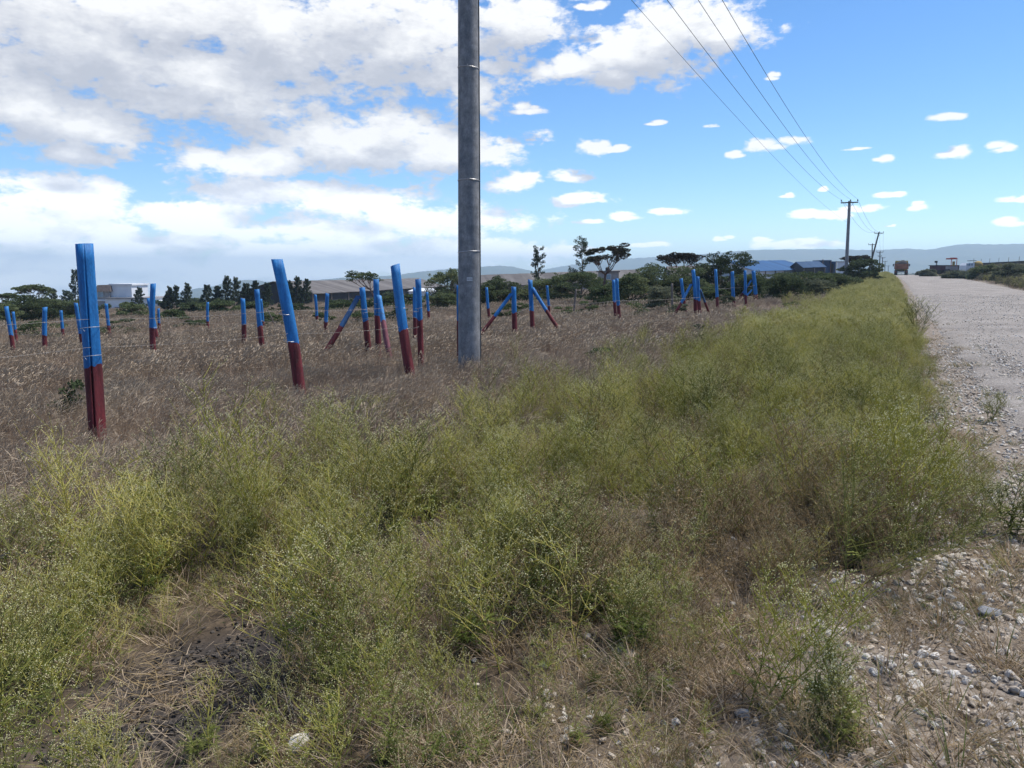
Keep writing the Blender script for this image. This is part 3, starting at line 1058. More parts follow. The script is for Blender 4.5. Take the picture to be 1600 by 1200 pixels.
# ----------------------------------------------------------------------------------------------------
# fence posts
# ----------------------------------------------------------------------------------------------------
def post_shaft(mb, base, top, r, split, seed, mis=(0, 1, 2), groove=False, sides=18, cut=0.15):
    """painted round timber; split = fraction from the base at which maroon turns blue"""
    rr = random.Random(seed)
    axis = Vector(top) - Vector(base)
    h = axis.length
    d = axis.normalized()
    a = Vector((1, 0, 0))
    a = (a - d * a.dot(d)).normalized()
    b = d.cross(a)
    ts = sorted([0, .08, .2, .32, .42, .55, .7, .85, .93, 1.0] + [split - .004, split + .004])
    lob = [(rr.uniform(.02, .06), rr.randint(2, 3), rr.uniform(0, 6)) for _ in range(2)] + [(0.02, 5, rr.uniform(0, 6))]
    bow = Vector((rr.uniform(-1, 1), rr.uniform(-1, 1), 0)) * 0.018 * h
    vs, fs, ms = [], [], []
    slant = rr.uniform(-1, 1)
    # groove faces the camera side: direction -y
    ga = math.atan2((Vector((0.35, -1, 0))).dot(b), (Vector((0.35, -1, 0))).dot(a))
    for i, t in enumerate(ts):
        c = Vector(base) + axis * t + bow * math.sin(math.pi * t)
        R0 = r * (1.04 - .10 * t) * (1 + rr.uniform(-.02, .02))
        for k in range(sides):
            ang = 2 * math.pi * k / sides
            q = 1 + sum(am * math.sin(m_ * ang + ph + t * .8) for am, m_, ph in lob)
            if groove:
                dd_ = (ang - ga - .25 * (t - .5) + math.pi) % (2 * math.pi) - math.pi
                q -= 0.55 * math.exp(-(dd_ / .065) ** 2) * (1 if t < .72 else max(0, (1 - t) / .28))
            off = d * (cut * r * 2 * slant * math.cos(ang) if i == len(ts) - 1 else 0)
            # the wavy paint line
            if abs(t - split) < .006:
                off = off + d * (0.018 * math.sin(ang * 2 + seed) + 0.010 * math.sin(5 * ang + seed) + 0.006 * math.sin(9 * ang))
            vs.append(tuple(c + a * math.cos(ang) * R0 * q + b * math.sin(ang) * R0 * q + off))
    for i in range(len(ts) - 1):
        mi = mis[0] if ts[i + 1] > split + .002 and ts[i] >= split - .001 else mis[1]
        for k in range(sides):
            k2 = (k + 1) % sides
            fs.append((i * sides + k, i * sides + k2, (i + 1) * sides + k2, (i + 1) * sides + k))
            ms.append(mi)
    n = len(ts)
    cv = np.mean(np.array(vs[(n - 1) * sides:]), axis=0)
    vs.append(tuple(cv))
    for k in range(sides):
        fs.append(((n - 1) * sides + k, (n - 1) * sides + (k + 1) % sides, len(vs) - 1))
        ms.append(mis[2])
    o = mb.n
    mb.v.append(np.array(vs))
    mb.n += len(vs)
    mb.f += [tuple(i + o for i in f_) for f_ in fs]
    mb.m += ms


def worn(name, wood, amount):
    """chips, dust and thin places in the brushed paint"""
    m = M[name]
    nt = m.node_tree
    b = next(n for n in nt.nodes if n.type == 'BSDF_PRINCIPLED')
    src = b.inputs['Base Color'].links[0].from_socket
    oc = coords(nt, 'World')
    mp = nt.nodes.new('ShaderNodeMapping')
    mp.inputs['Scale'].default_value = (1, 1, .28)
    nt.links.new(oc, mp.inputs[0])
    n1 = noise_node(nt, mp.outputs[0], 34.0, 6, .7)
    n2 = noise_node(nt, mp.outputs[0], 8.0, 4, .6)
    n3 = noise_node(nt, mp.outputs[0], 110.0, 3, .6)
    streak = ramp(nt, [(.3, (.72, .72, .74)), (.55, (1, 1, 1)), (.75, (1.22, 1.2, 1.16))], n3.outputs[0])
    c = mixc(nt, 1.0, src, streak, 'MULTIPLY')
    patch = ramp(nt, [(.33, (.70, .73, .77)), (.67, (1.2, 1.16, 1.12))], n2.outputs[0])
    c = mixc(nt, 1.0, c, patch, 'MULTIPLY')
    chip = ramp(nt, [(.66 - amount, (0, 0, 0)), (.69 - amount, (1, 1, 1))], n1.outputs[0])
    c = mixc(nt, chip, c, wood)
    nt.links.new(c, b.inputs['Base Color'])


for nm_ in ('blue', 'blue_pale', 'blue_grey'):
    worn(nm_, (.06, .085, .13), .03)
for nm_ in ('maroon', 'pink'):
    worn(nm_, (.085, .06, .05), .04)
worn('concrete', (.10, .10, .10), -.01)
PM = [M['blue'], M['maroon'], M['cutwood'], M['blue_pale'], M['pink'], M['blue_grey']]
POST_AT = {}


def fence_post(key, tx, ty, bx, by, w, sy, label, depth=None, groove=False, brace=None, ties=(), grey=False, base_drop=0.25):
    """tx, ty top / bx, by foot / sy paint line / w width, all as seen in the photograph"""
    if depth is None:
        foot = hit(bx, by)
        Y = foot.y
    else:
        Y = depth
        foot = at(bx, by, Y)
    top = at(tx, ty, Y)
    r = w * Y / F / 2
    zg = tz(foot.x, foot.y)
    d = (top - foot)
    dn = d / d.z
    base = foot + dn * (zg - base_drop - foot.z)
    mid = at((tx + bx) / 2, sy, Y)
    split = (mid.z - base.z) / (top.z - base.z)
    loc = Vector((foot.x, foot.y, zg))
    sides = 90 if groove else 24 if w > 12 else 12
    seed = int(tx * 3 + ty)
    root = empty('fence_post', loc)
    mb = MB()
    post_shaft(mb, base - loc, top - loc, r, split, seed, (0, 1, 2), groove, sides)
    sh = mb.build('shaft', PM if not grey else [M['greywood']] * 6, root, smooth_shade=True)
    if brace:
        for (x0, y0, x1, y1, w2, s2, dy, mis) in brace:
            b_top = at(x0, y0, Y - .02)
            b_foot = at(x1, y1, Y + dy)
            zb_ = tz(b_foot.x, b_foot.y)
            e = b_foot - b_top
            fr = (zb_ - .15 - b_top.z) / e.z
            b_base = b_top + e * min(max(fr, 1.0), 1.35)
            ms_ = (s2 - y0) / (y1 - y0) / min(max(fr, 1.0), 1.35)
            bmb = MB()
            post_shaft(bmb, b_base - loc, b_top - loc, w2 * Y / F / 2, 1 - ms_, seed + 5, mis, False, 10, .3)
            bmb.build('brace', PM, root, smooth_shade=True)
    for t_y in ties:
        p = at(tx + (bx - tx) * (t_y - ty) / (by - ty), t_y, Y) - loc
        tm = MB()
        ring = [(p.x + (r * 1.09) * math.cos(q), p.y + (r * 1.09) * math.sin(q), p.z + .012 * math.sin(q + seed)) for q in np.linspace(0, 2 * math.pi, 17)]
        tm.tube(ring, .0032, 5)
        tm.tube([ring[11], (ring[11][0] + .03, ring[11][1] - .012, ring[11][2] - .035)], .0028, 5)
        tm.build('wire_tie', M['steel'], root)
    tag(root, label, 'fence post', 'blue and maroon fence posts' if not grey else 'grey wooden stakes')
    POST_AT[key] = (base, top, r)
    return root


fence_post('a', 131.5, 381, 153, 692, 25, 573, 'thick cracked blue and maroon post nearest the camera on the left', groove=True, ties=(512, 556))
fence_post('b', 432.5, 405, 468, 622, 18, 536, 'second nearest blue and maroon post leaning left right of the cracked one', ties=(490, 532))
fence_post('c', 617, 414, 643, 597, 15.5, 516, 'left leaning blue post with dark knots just left of the concrete pole', ties=(482, 514))
fence_post('d', 717.6, 446, 718.6, 574, 9.5, 500, 'post almost wholly hidden behind the concrete pole with a maroon sliver showing')
fence_post('e', 653, 436, 657.5, 572, 9.5, 500, 'straight blue and maroon post close behind the left leaning knotted one', ties=(481,))
fence_post('f', 648, 449, 648.5, 556, 6, 497, 'thin post tucked behind the straight post near the concrete pole', depth=20.5)
fence_post('g', 587.5, 436, 592.5, 560, 9, 494, 'blue post with a pale pinkish brace in front of it', ties=(474,),
           brace=[(592, 462, 610, 562, 8.5, 503, -.55, (3, 4, 2))])
fence_post('h', 565.5, 449, 577, 560, 9.5, 502, 'left leaning post with a long dull brace reaching down to the left', ties=(489,),
           brace=[(560, 463, 500, 563, 8, 511, -.5, (5, 1, 2))])
fence_post('i', 239.5, 443, 241.5, 562, 9, 513, 'right tilted post with a second thin post crossing behind it left of centre', ties=(511,))
fence_post('j', 232, 466, 247.5, 543, 6, 513, 'thin post crossing behind the right tilted post', depth=26)
fence_post('k', 70, 480, 72, 570, 7, 524, 'upright blue and maroon post at the left between the leaning pair and the cracked post', depth=21.5)
fence_post('l', 9.5, 479, 21, 552, 6.5, 524, 'larger of the two left leaning posts at the left edge', depth=23)
fence_post('m', 20.5, 487, 25.5, 528, 4.5, 515, 'smaller of the two left leaning posts at the left edge', depth=31)
fence_post('n', 95, 485, 98, 524, 4.5, 514, 'small post in front of the dark thorn bush left of the cracked post', depth=33)
fence_post('o', 118.5, 473, 131, 548, 6, 522, 'post half hidden behind the left side of the thick cracked post', depth=24)
fence_post('p', 166, 474, 170.5, 514, 4.8, 509, 'small post in front of the white house right of the cracked post', depth=33)
fence_post('q', 247.5, 482, 249.5, 516, 4, 505, 'tiny post just right of the crossing pair', depth=36)
fence_post('r', 324.5, 472, 326, 516, 4.3, 502, 'lone small post standing below the windbreak trees', depth=35)
fence_post('s', 379.5, 466, 380.5, 542, 7.2, 507, 'upright post left of the pair beside the second nearest post', depth=22, ties=(506,))
fence_post('t', 401.5, 452, 412.5, 560, 8.2, 510, 'left leaning post standing just left of the second nearest post', ties=(501,))
fence_post('u', 407.5, 467, 411, 522, 4.4, 502, 'thin post showing behind the right side of a left leaning post', depth=31)
fence_post('v', 492.8, 460, 494.8, 510, 4.3, 494, 'smaller of two posts below the left end of the grey shed', depth=33)
fence_post('w', 511.5, 458, 508, 532, 6, 503, 'larger right tilted one of two posts below the left end of the grey shed', depth=25)
fence_post('x', 667, 456, 670.5, 500, 4.2, 486, 'tiny post below the right end of the grey shed left of the concrete pole', depth=35)
fence_post('y', 760, 449, 764.5, 494, 4.6, 482, 'small left leaning post just right of the concrete pole', depth=33)
fence_post('z', 802.5, 448, 804.2, 520, 8, 489, 'left post of the pair with braces splaying apart right of the concrete pole', depth=21,
           brace=[(799, 459, 750, 523, 5.6, 495, -.4, (0, 1, 2))])
fence_post('aa', 828.2, 437, 833, 527, 7.2, 486, 'right post of the pair with braces splaying apart right of the concrete pole',
           brace=[(832, 450, 880, 524, 5.6, 486, -.4, (0, 1, 2))])
fence_post('ab', 854.6, 446, 858.2, 490, 4.2, 478, 'small post behind the right hand splaying brace', depth=34)
fence_post('ac', 958.5, 437, 962.5, 494, 5, 472, 'left and slightly further post of the close pair below the umbrella tree', depth=28)
fence_post('ad', 963.8, 435, 970.3, 510, 5.6, 477, 'right and nearer post of the close pair below the umbrella tree')
fence_post('ae', 1064.2, 435, 1071.5, 488, 5, 469, 'left leaning post behind the brace of the far braced pair', depth=31)
fence_post('af', 1083, 421, 1086, 500, 6, 468, 'taller post of the far pair with crossed braces',
           brace=[(1080, 444, 1047, 503, 4.2, 474, -.4, (3, 1, 2))])
fence_post('ag', 1090.2, 432, 1095, 502, 5.2, 470, 'shorter post of the far pair with crossed braces',
           brace=[(1094, 452, 1110, 494, 3.6, 472, .6, (5, 1, 2))])
fence_post('ah', 1118, 420.5, 1121.3, 491, 5, 464.5, 'upright post between the far braced pair and the square topped post')
fence_post('ai', 1144, 424, 1147, 482, 5.4, 465, 'square topped post left of the last braced posts')
fence_post('aj', 1164.2, 422.5, 1166.3, 481, 4.2, 461, 'slim post in front of the last crossing braces')
fence_post('ak', 1177, 423, 1181, 475, 6, 460, 'last post on the right with two braces crossing to the left',
           brace=[(1174, 438, 1142, 485, 3, 458, .4, (0, 1, 2)), (1175, 453, 1146, 484, 3, 465, -.3, (3, 1, 2))])
fence_post('al', 900, 452, 896, 494, 3.2, 470, 'weathered grey stake left of the close pair of posts', depth=33, grey=True)
fence_post('am', 1050, 443, 1051.5, 490, 3.6, 470, 'weathered grey stake left of the far braced pair', depth=31, grey=True)
fence_post('an', 417, 482, 431, 512, 1.8, 497, 'thin grey stick leaning in the grass beside the second nearest post', depth=30, grey=True)


def barbed_wire(pts, label, r=0.0015, sag=0.03):
    mb = MB()
    for a, b in zip(pts, pts[1:]):
        a, b = Vector(a), Vector(b)
        n = max(4, int((b - a).length / 0.5))
        line = [a.lerp(b, i / n) - Vector((0, 0, sag * 4 * (i / n) * (1 - i / n))) for i in range(n + 1)]
        mb.tube(line, r, 4, caps=False)
        L_ = (b - a).length
        k = 0.08
        while k < L_:
            p = a.lerp(b, k / L_) - Vector((0, 0, sag * 4 * (k / L_) * (1 - k / L_)))
            for q in range(2):
                v = Vector((random.uniform(-1, 1), random.uniform(-1, 1), random.uniform(-1, 1))).normalized() * .018
                mb.tube([p - v, p + v], r * .8, 3, caps=False)
            k += 0.13
    o = mb.build('barbed_wire', M['barb'])
    return tag(o, label, 'barbed wire', 'strands of barbed wire')


def on_post(key, frac_z):
    """point on the camera side of a post at a height (m) above its foot in the ground"""
    b, t, r = POST_AT[key]
    p = b.lerp(t, frac_z)
    return p + Vector((0, -r * 1.02, 0))


A_hi, B_hi, C_hi = on_post('a', .67), on_post('b', .68), on_post('c', .69)
A_lo, B_lo, C_lo = on_post('a', .545), on_post('b', .53), on_post('c', .54)
prev_post = POST_AT['a'][0] + (POST_AT['a'][0] - POST_AT['b'][0]) * .9
barbed_wire([Vector((prev_post.x, prev_post.y, A_hi.z + .06)), A_hi, B_hi, C_hi, on_post('e', .68)], 'upper strand of barbed wire along the nearest row of posts')
barbed_wire([Vector((prev_post.x, prev_post.y, A_lo.z + .02)), A_lo, B_lo, C_lo, on_post('e', .53)], 'lower strand of barbed wire along the nearest row of posts')
barbed_wire([on_post('l', .56), on_post('k', .55), on_post('i', .58), on_post('s', .58), on_post('t', .6), on_post('h', .62), on_post('g', .64), on_post('e', .62)],
            'strand of barbed wire along the second row of posts on the left', .0026)
barbed_wire([on_post('z', .6), on_post('aa', .6), on_post('ad', .6), on_post('ag', .6)], 'strand of barbed wire running right from the splaying braces', .003)
barbed_wire([on_post('ah', .62), on_post('ai', .62), on_post('aj', .62), on_post('ak', .62)], 'strand of barbed wire along the last posts on the right', .003)

# ----------------------------------------------------------------------------------------------------
# power line
# ----------------------------------------------------------------------------------------------------
def cross_arm(root, p, half, along, ins=3, thick=.10):
    """cross arm with insulators; returns the wire points in world space"""
    side = Vector((along.y, -along.x, 0)).normalized()
    mb = MB()
    rot = Matrix((side, along, Vector((0, 0, 1)))).transposed()
    mb.box(tuple(p), (2 * half, thick, thick * 1.2), rot=rot)
    mb.build('cross_arm', M['polewood'], root)
    br = MB()
    for q in (-1, 1):
        br.tube([p + side * q * half * .6 - along * .05, p - along * .05 - Vector((0, 0, .55))], .018, 5)
    br.build('arm_brace', M['steel'], root)
    ends = []
    for k in range(ins):
        f = -1 + 2 * k / (ins - 1)
        q = p + side * f * half * .94 + Vector((0, 0, thick * .6))
        if k == 1 and ins == 3:
            q = q + side * half * .12
        im = MB()
        im.tube([q, q + Vector((0, 0, .08)), q + Vector((0, 0, .085)), q + Vector((0, 0, .15)), q + Vector((0, 0, .155)), q + Vector((0, 0, .22)), q + Vector((0, 0, .26))],
                [.018, .018, .07, .07, .055, .055, .03], 10)
        im.build('insulator', M['porcelain'], root)
        ends.append(q + Vector((0, 0, .26)))
    return ends


def utility_pole(foot, top, r0, r1, label, key='polewood', half=.85, bands=(), plate=None, conduit=False, low_arm=None, arm=True):
    along = Vector((SA, CA, 0))
    root = empty('utility_pole', foot)
    t = top - foot
    mb = MB()
    n = 14
    mb.tube([Vector((0, 0, -.6))] + [t * (i / n) for i in range(n + 1)], [r0 * 1.02] + [r0 + (r1 - r0) * i / n for i in range(n + 1)], 28 if r0 > .12 and foot.y < 30 else 14)
    mb.build('shaft', M[key], root, smooth_shade=True)
    ends = []
    if arm:
        ends = [root.location + e for e in cross_arm(root, t - Vector((0, 0, .18)) - along * (r1 + .05), half, along)]
    if low_arm:
        cross_arm(root, t * low_arm - along * (r1 + .05), half * .55, along, 2, .08)
    for (bz, w) in bands:
        f = bz / t.z
        c = t * f
        rr = r0 + (r1 - r0) * f
        bm_ = MB()
        for q in range(2):
            ring = [(c.x + (rr + .004) * math.cos(a), c.y + (rr + .004) * math.sin(a), bz + q * .009 + .014 * math.sin(a + bz)) for a in np.linspace(0, 2 * math.pi, 33)]
            bm_.tube(ring, .0045, 5)
        a = -1.6
        bm_.tube([(c.x + (rr + .005) * math.cos(a), c.y + (rr + .005) * math.sin(a), bz - .01), (c.x + (rr + .02) * math.cos(a), c.y + (rr + .02) * math.sin(a), bz + .028)], .004, 5)
        bm_.build('wire_band', M['steel'], root)
    if conduit:
        cb = MB()
        pts = []
        for i in range(25):
            f = .0 + i / 24
            rr = r0 + (r1 - r0) * f
            a = -.12 + .02 * math.sin(i * 1.7)
            pts.append(t * f + Vector((math.cos(a) * (rr + .006), math.sin(a) * (rr + .006), 0)))
        cb.tube(pts, .011, 6)
        cb.build('earth_cable', M['cable'], root)
    if plate:
        bz, a, w, h = plate
        f = bz / t.z
        rr = r0 + (r1 - r0) * f
        pm, im = MB(), MB()
        cols_ = 7

        def pt(u, v, off):
            ang = a + u / rr
            return t * f + Vector((math.cos(ang) * (rr + off), math.sin(ang) * (rr + off), v))
        vs = []
        for off in (.001, .004):
            for i in range(cols_):
                u = -w / 2 + w * i / (cols_ - 1)
                vs += [pt(u, -h / 2, off), pt(u, h / 2, off)]
        o_ = 2 * cols_
        fs = []
        for i in range(cols_ - 1):
            fs.append((o_ + 2 * i, o_ + 2 * i + 2, o_ + 2 * i + 3, o_ + 2 * i + 1))
            fs.append((2 * i, 2 * i + 1, o_ + 2 * i + 1, o_ + 2 * i)) if i == 0 else None
            fs.append((2 * i + 1, 2 * i + 3, o_ + 2 * i + 3, o_ + 2 * i + 1))
            fs.append((2 * i + 2, 2 * i, o_ + 2 * i, o_ + 2 * i + 2))
        pm.add([tuple(v) for v in vs], fs)
        pl = pm.build('number_plate', M['plate'], root)
        # worn, unreadable stamped strokes
        for i in range(9):
            u = -w * .38 + w * .76 * i / 8
            im.box(tuple(pt(u, random.uniform(-.004, .004), .0052)), (.0035, .002, h * random.uniform(.25, .5)), a + math.pi / 2)
        im.build('stamped_marks', M['plate_ink'], pl)
    tag(root, label, 'utility pole', 'poles of the power line')
    return ends, root


foot1 = hit(733.5, 586)
Y1 = foot1.y
top1 = Vector((at(730, -500, Y1).x, Y1, foot1.z + 11.4))
zz = [at(733, q, Y1).z - foot1.z for q in (107, 283, 394)]
ends1, pole1 = utility_pole(Vector((foot1.x, Y1, foot1.z)), top1, 17.6 * Y1 / F, 13.0 * Y1 / F, 'tall grey concrete utility pole standing close in the middle of the picture',
                            'concrete', .85, bands=[(z_, 0) for z_ in zz], plate=(at(737, 436, Y1).z - foot1.z, -1.47, .095, .062), conduit=True)
Y2 = 84.0
f2 = at(1321, 446, Y2)
f2.z = tz(f2.x, f2.y)
t2 = at(1327.5, 314, Y2)
ends2, pole2 = utility_pole(f2, t2, .20, .14, 'grey utility pole with a cross arm beside the road behind the thorn bushes', 'concrete', .85)
Y3 = 150.0
f3 = at(1355, 433, Y3)
f3.z = tz(f3.x, f3.y)
t3 = at(1373.5, 363, Y3)
ends3, pole3 = utility_pole(f3, t3, .17, .13, 'dark utility pole leaning strongly to the right beyond the bushes', 'polewood', .8)
far_poles = []
for (bx, tx, ty, Y, lab, la) in ((1362, 1363, 381, 176, 'upright pole with a cross arm seen behind the leaning utility pole', None),
                                 (1374, 1375, 393, 205, 'utility pole with two cross arms further along the road', .8),
                                 (1378.5, 1379, 402, 255, 'fourth pole of the dwindling row left of the truck', None),
                                 (1382.5, 1383, 408, 310, 'fifth and shorter looking pole of the dwindling row left of the truck', None),
                                 (1388, 1388, 415, 400, 'last tiny pole of the dwindling row left of the truck', None)):
    f_ = at(bx, 432, Y)
    f_.z = tz(f_.x, f_.y)
    e_, _ = utility_pole(f_, at(tx, ty, Y), .15, .12, lab, 'polewood', .8, low_arm=la)
    far_poles.append(e_)


def cable(a, b, sag, r, label):
    n = 40
    mb = MB()
    mb.tube([a.lerp(b, i / n) - Vector((0, 0, sag * 4 * (i / n) * (1 - i / n))) for i in range(n + 1)], r, 5, caps=False)
    return tag(mb.build('overhead_wire', M['cable']), label, 'wire', 'overhead wires')


names3 = ('left', 'middle', 'right')
for i in range(3):
    cable(ends1[i], ends2[i], 1.2, .010, f'{names3[i]} one of the three overhead wires descending to the cross arm of the grey pole')
    cable(ends2[i], ends3[i], 1.3, .013, f'{names3[i]} one of the three wires running on from the grey pole to the leaning pole')
    cable(ends3[i], far_poles[1][i], .5, .012, f'{names3[i]} wire beyond the leaning pole towards the dwindling row')
low_a = top1 - Vector((0, 0, 2.3)) + Vector((0, -.1, 0))
low_b = t2 - Vector((0, 0, 2.3))
cable(low_a, low_b, .7, .006, 'thin lowest overhead wire left of the other three')

# ----------------------------------------------------------------------------------------------------
# trees and bushes
# ----------------------------------------------------------------------------------------------------
def clump_points(c, rad, n, shell=.5):
    p = RNG.normal(size=(n, 3))
    p /= np.linalg.norm(p, axis=1)[:, None]
    q = RNG.random(n) ** (1 / 3)
    q = shell * (0.75 + .35 * RNG.random(n)) + (1 - shell) * q
    return np.array(c) + p * q[:, None] * np.array(rad)


def tree(kind, px_b, py_b, px_t, py_t, width_px, label, leaf='leaf_mid', depth=None, cat='tree', name=None, group=None, dens=1.0):
    """kind: bush, umbrella, slender, windbreak. Foot and top and crown width as seen; one thing > trunk, crown"""
    if depth is None:
        foot = hit(px_b, py_b)
    else:
        foot = at(px_b, py_b, depth)
        foot.z = tz(foot.x, foot.y)
    Y = foot.y
    top = at(px_t, py_t, Y)
    H = max(.25, top.z - foot.z)
    W = width_px * Y / F / 2 * (1.2 if kind == 'bush' else 1.0)
    dx = top.x - foot.x
    px_m = Y / F * 1.5625      # one rendered pixel there, in metres
    ls = max(.06, px_m * 1.5)
    root = empty(name or {'bush': 'thorn_bush', 'umbrella': 'acacia_tree', 'slender': 'slender_tree', 'windbreak': 'windbreak_tree', 'shrub': 'low_shrub'}[kind], foot)
    tr, cr = MB(), MB()
    leafn = int(2600 * dens * (1.25 if kind == 'bush' else 1))
    if kind == 'umbrella':
        fork = Vector((dx * .45, 0, H * .52))
        tr.tube([(0, 0, -.2), (dx * .1, 0, H * .2), fork], [H * .030, H * .024, H * .020], 8)
        nl = 9
        for i in range(nl):
            a = i * 2 * math.pi / nl + random.uniform(-.3, .3)
            rr = W * random.uniform(.45, .85)
            e = Vector((dx + math.cos(a) * rr, math.sin(a) * rr * .8, H * random.uniform(.74, .95)))
            m_ = fork.lerp(e, .5) + Vector((0, 0, -H * .05))
            tr.tube([fork, m_, e], [H * .011, H * .007, H * .004], 5)
            for q in range(4):
                e2 = e + Vector((random.uniform(-1, 1) * W * .3, random.uniform(-1, 1) * W * .3, random.uniform(.0, .07) * H))
                tr.tube([m_.lerp(e, .5), e2], [H * .006, H * .003], 4)
                cr.leaves(clump_points(e2, (W * .24, W * .24, H * .035), leafn // 42), ls, 1.6, flat=.6)
        for i in range(20):
            a = random.uniform(0, 6.28)
            rr = W * 1.0 * math.sqrt(random.random())
            cr.leaves(clump_points((dx + math.cos(a) * rr, math.sin(a) * rr * .8, H * (.97 - .09 * (rr / W) ** 2 + random.uniform(-.03, .02))), (W * random.uniform(.14, .3), W * .22, H * random.uniform(.02, .05)), leafn // 18), ls, 1.6, flat=.6)
    elif kind in ('bush', 'shrub'):
        ns = 6 if kind == 'bush' else 4
        nc = 44 if kind == 'bush' else 12
        cl = []
        for i in range(nc):
            a = random.uniform(0, 6.28)
            hz = random.uniform(.06, .93)
            rr = W * math.sqrt(max(.05, 1 - (max(0, hz - .3) / .72) ** 2)) * math.sqrt(random.random()) * 1.0
            cl.append(Vector((dx * hz + math.cos(a) * rr, math.sin(a) * rr * .8, H * hz)))
        stems = []
        for i in range(ns):
            a = i * 6.28 / ns + random.uniform(-.4, .4)
            e = Vector((math.cos(a) * W * .5 + dx * .7, math.sin(a) * W * .4, H * random.uniform(.55, .8)))
            m_ = Vector((e.x * .35, e.y * .35, e.z * .55))
            tr.tube([(0, 0, -.1), m_, e], [H * .018, H * .012, H * .005], 5)
            stems.append((m_, e))
        for c in cl:
            b = min(stems, key=lambda q: (q[1] - c).length)
            tr.tube([b[0].lerp(b[1], .6), c], [H * .006, H * .003], 4)
            fx = random.uniform(.18, .36)
            cr.leaves(clump_points(c, (W * fx + .06, W * fx + .06, H * random.uniform(.06, .13)), int(leafn * (2.2 if kind == 'bush' else .8) / nc), .35), ls, 1.5, flat=.3)
            if kind == 'bush' and random.random() < .75:      # feathery shoots that break the outline
                o2 = Vector((random.uniform(-1, 1), random.uniform(-.6, .6), random.uniform(.1, .9))).normalized() * random.uniform(.12, .26) * (H + W)/2
                pts = [c, c + o2 * .6, c + o2]
                tr.tube(pts, [H * .004, H * .003, H * .0015], 4)
                for q in range(5):
                    cr.leaves(clump_points(c + o2 * random.uniform(.4, 1), (.07 * W, .07 * W, .03 * H), 9), ls * .9, 1.8, flat=.4)
    elif kind == 'slender':
        pts = [Vector((0, 0, -.2))] + [Vector((dx * t + math.sin(t * 5) * .03 * H, 0, H * t)) for t in (.15, .3, .45, .6, .75, .9, 1)]
        tr.tube(pts, [H * .016 * (1 - .8 * i / 7) for i in range(8)], 6)
        for i in range(30):
            t = random.uniform(.34, 1.0)
            p = Vector((dx * t, 0, H * t))
            a = random.uniform(0, 6.28)
            ln = W * random.uniform(.35, 1.0) * (1.1 - .5 * t)
            e = p + Vector((math.cos(a) * ln, math.sin(a) * ln, H * random.uniform(.02, .12)))
            tr.tube([p, e], [H * .005, H * .002], 4)
            for q in (.5, .8, 1.0):
                cr.leaves(clump_points(p.lerp(e, q) - Vector((0, 0, H * random.uniform(0, .03))), (W * random.uniform(.1, .2), W * .15, H * random.uniform(.02, .05)), int(leafn * .8 / 90), .2), ls, 2.2)
    else:      # windbreak: narrow, upswept
        pts = [Vector((0, 0, -.2))] + [Vector((dx * t, 0, H * t)) for t in (.2, .4, .6, .8, 1)]
        tr.tube(pts, [H * .02 * (1 - .85 * i / 5) for i in range(6)], 6)
        nb = 34
        for i in range(nb):
            t = .12 + .86 * i / nb
            p = Vector((dx * t, 0, H * t))
            a = i * 2.4 + random.uniform(-.4, .4)
            ln = W * (1.15 - t) ** .7 * random.uniform(.6, 1.15)
            e = p + Vector((math.cos(a) * ln, math.sin(a) * ln, H * random.uniform(.03, .10)))
            tr.tube([p, e], [H * .005, H * .002], 4)
            for q in (.45, .75, 1.0):
                cr.leaves(clump_points(p.lerp(e, q), (W * .13, W * .13, H * .055), int(leafn * .95 / nb / 3), .2), ls, 2.4)
        cr.leaves(clump_points(Vector((dx, 0, H)), (W * .12, W * .12, H * .05), 30, .3), ls, 2.6)
    tr.build('trunk' if kind not in ('bush', 'shrub') else 'stems', M['bark_red'] if kind == 'umbrella' else M['bark'], root)
    cr.build('crown', M[leaf], root)
    return tag(root, label, cat, group)


# acacias and tall trees
tree('umbrella', 941, 478, 952, 384, 66, 'flat topped dark umbrella acacia rising above the hedge of thorn bushes', 'leaf_umbrella', dens=1.5)
tree('umbrella', 1068, 474, 1064, 394, 62, 'smaller flat topped acacia between the umbrella acacia and the round bush', 'leaf_umbrella', depth=60, dens=1.2)
tree('umbrella', 1342, 446, 1338, 400, 44, 'flat topped acacia right behind the grey utility pole', 'leaf_umbrella', depth=88)
tree('slender', 838, 470, 842, 389, 34, 'thin open crowned tree standing alone right of the concrete pole', 'leaf_bluegreen', depth=80)
tree('slender', 906, 476, 912, 378, 46, 'tall open crowned tree touching the left of the umbrella acacia', 'leaf_bluegreen', depth=75, dens=1.3)
tree('umbrella', 590, 490, 566, 425, 50, 'sparse acacia with a left leaning crown in front of the grey shed roof', 'leaf_mid', depth=70, dens=.5)
tree('bush', 706, 492, 700, 420, 60, 'open thorn tree just left of the concrete pole', 'leaf_mid', depth=58, cat='bush')
tree('umbrella', 45, 510, 50, 446, 56, 'open layered acacia at the far left above the thorn bushes', 'leaf_mid', depth=85)
tree('umbrella', 5, 510, 6, 458, 40, 'acacia cut off by the left edge of the picture', 'leaf_mid', depth=85)
tree('windbreak', 118, 505, 119, 423, 30, 'tall narrow tree half hidden behind the cracked post', 'leaf_bluegreen', depth=120, dens=1.4)
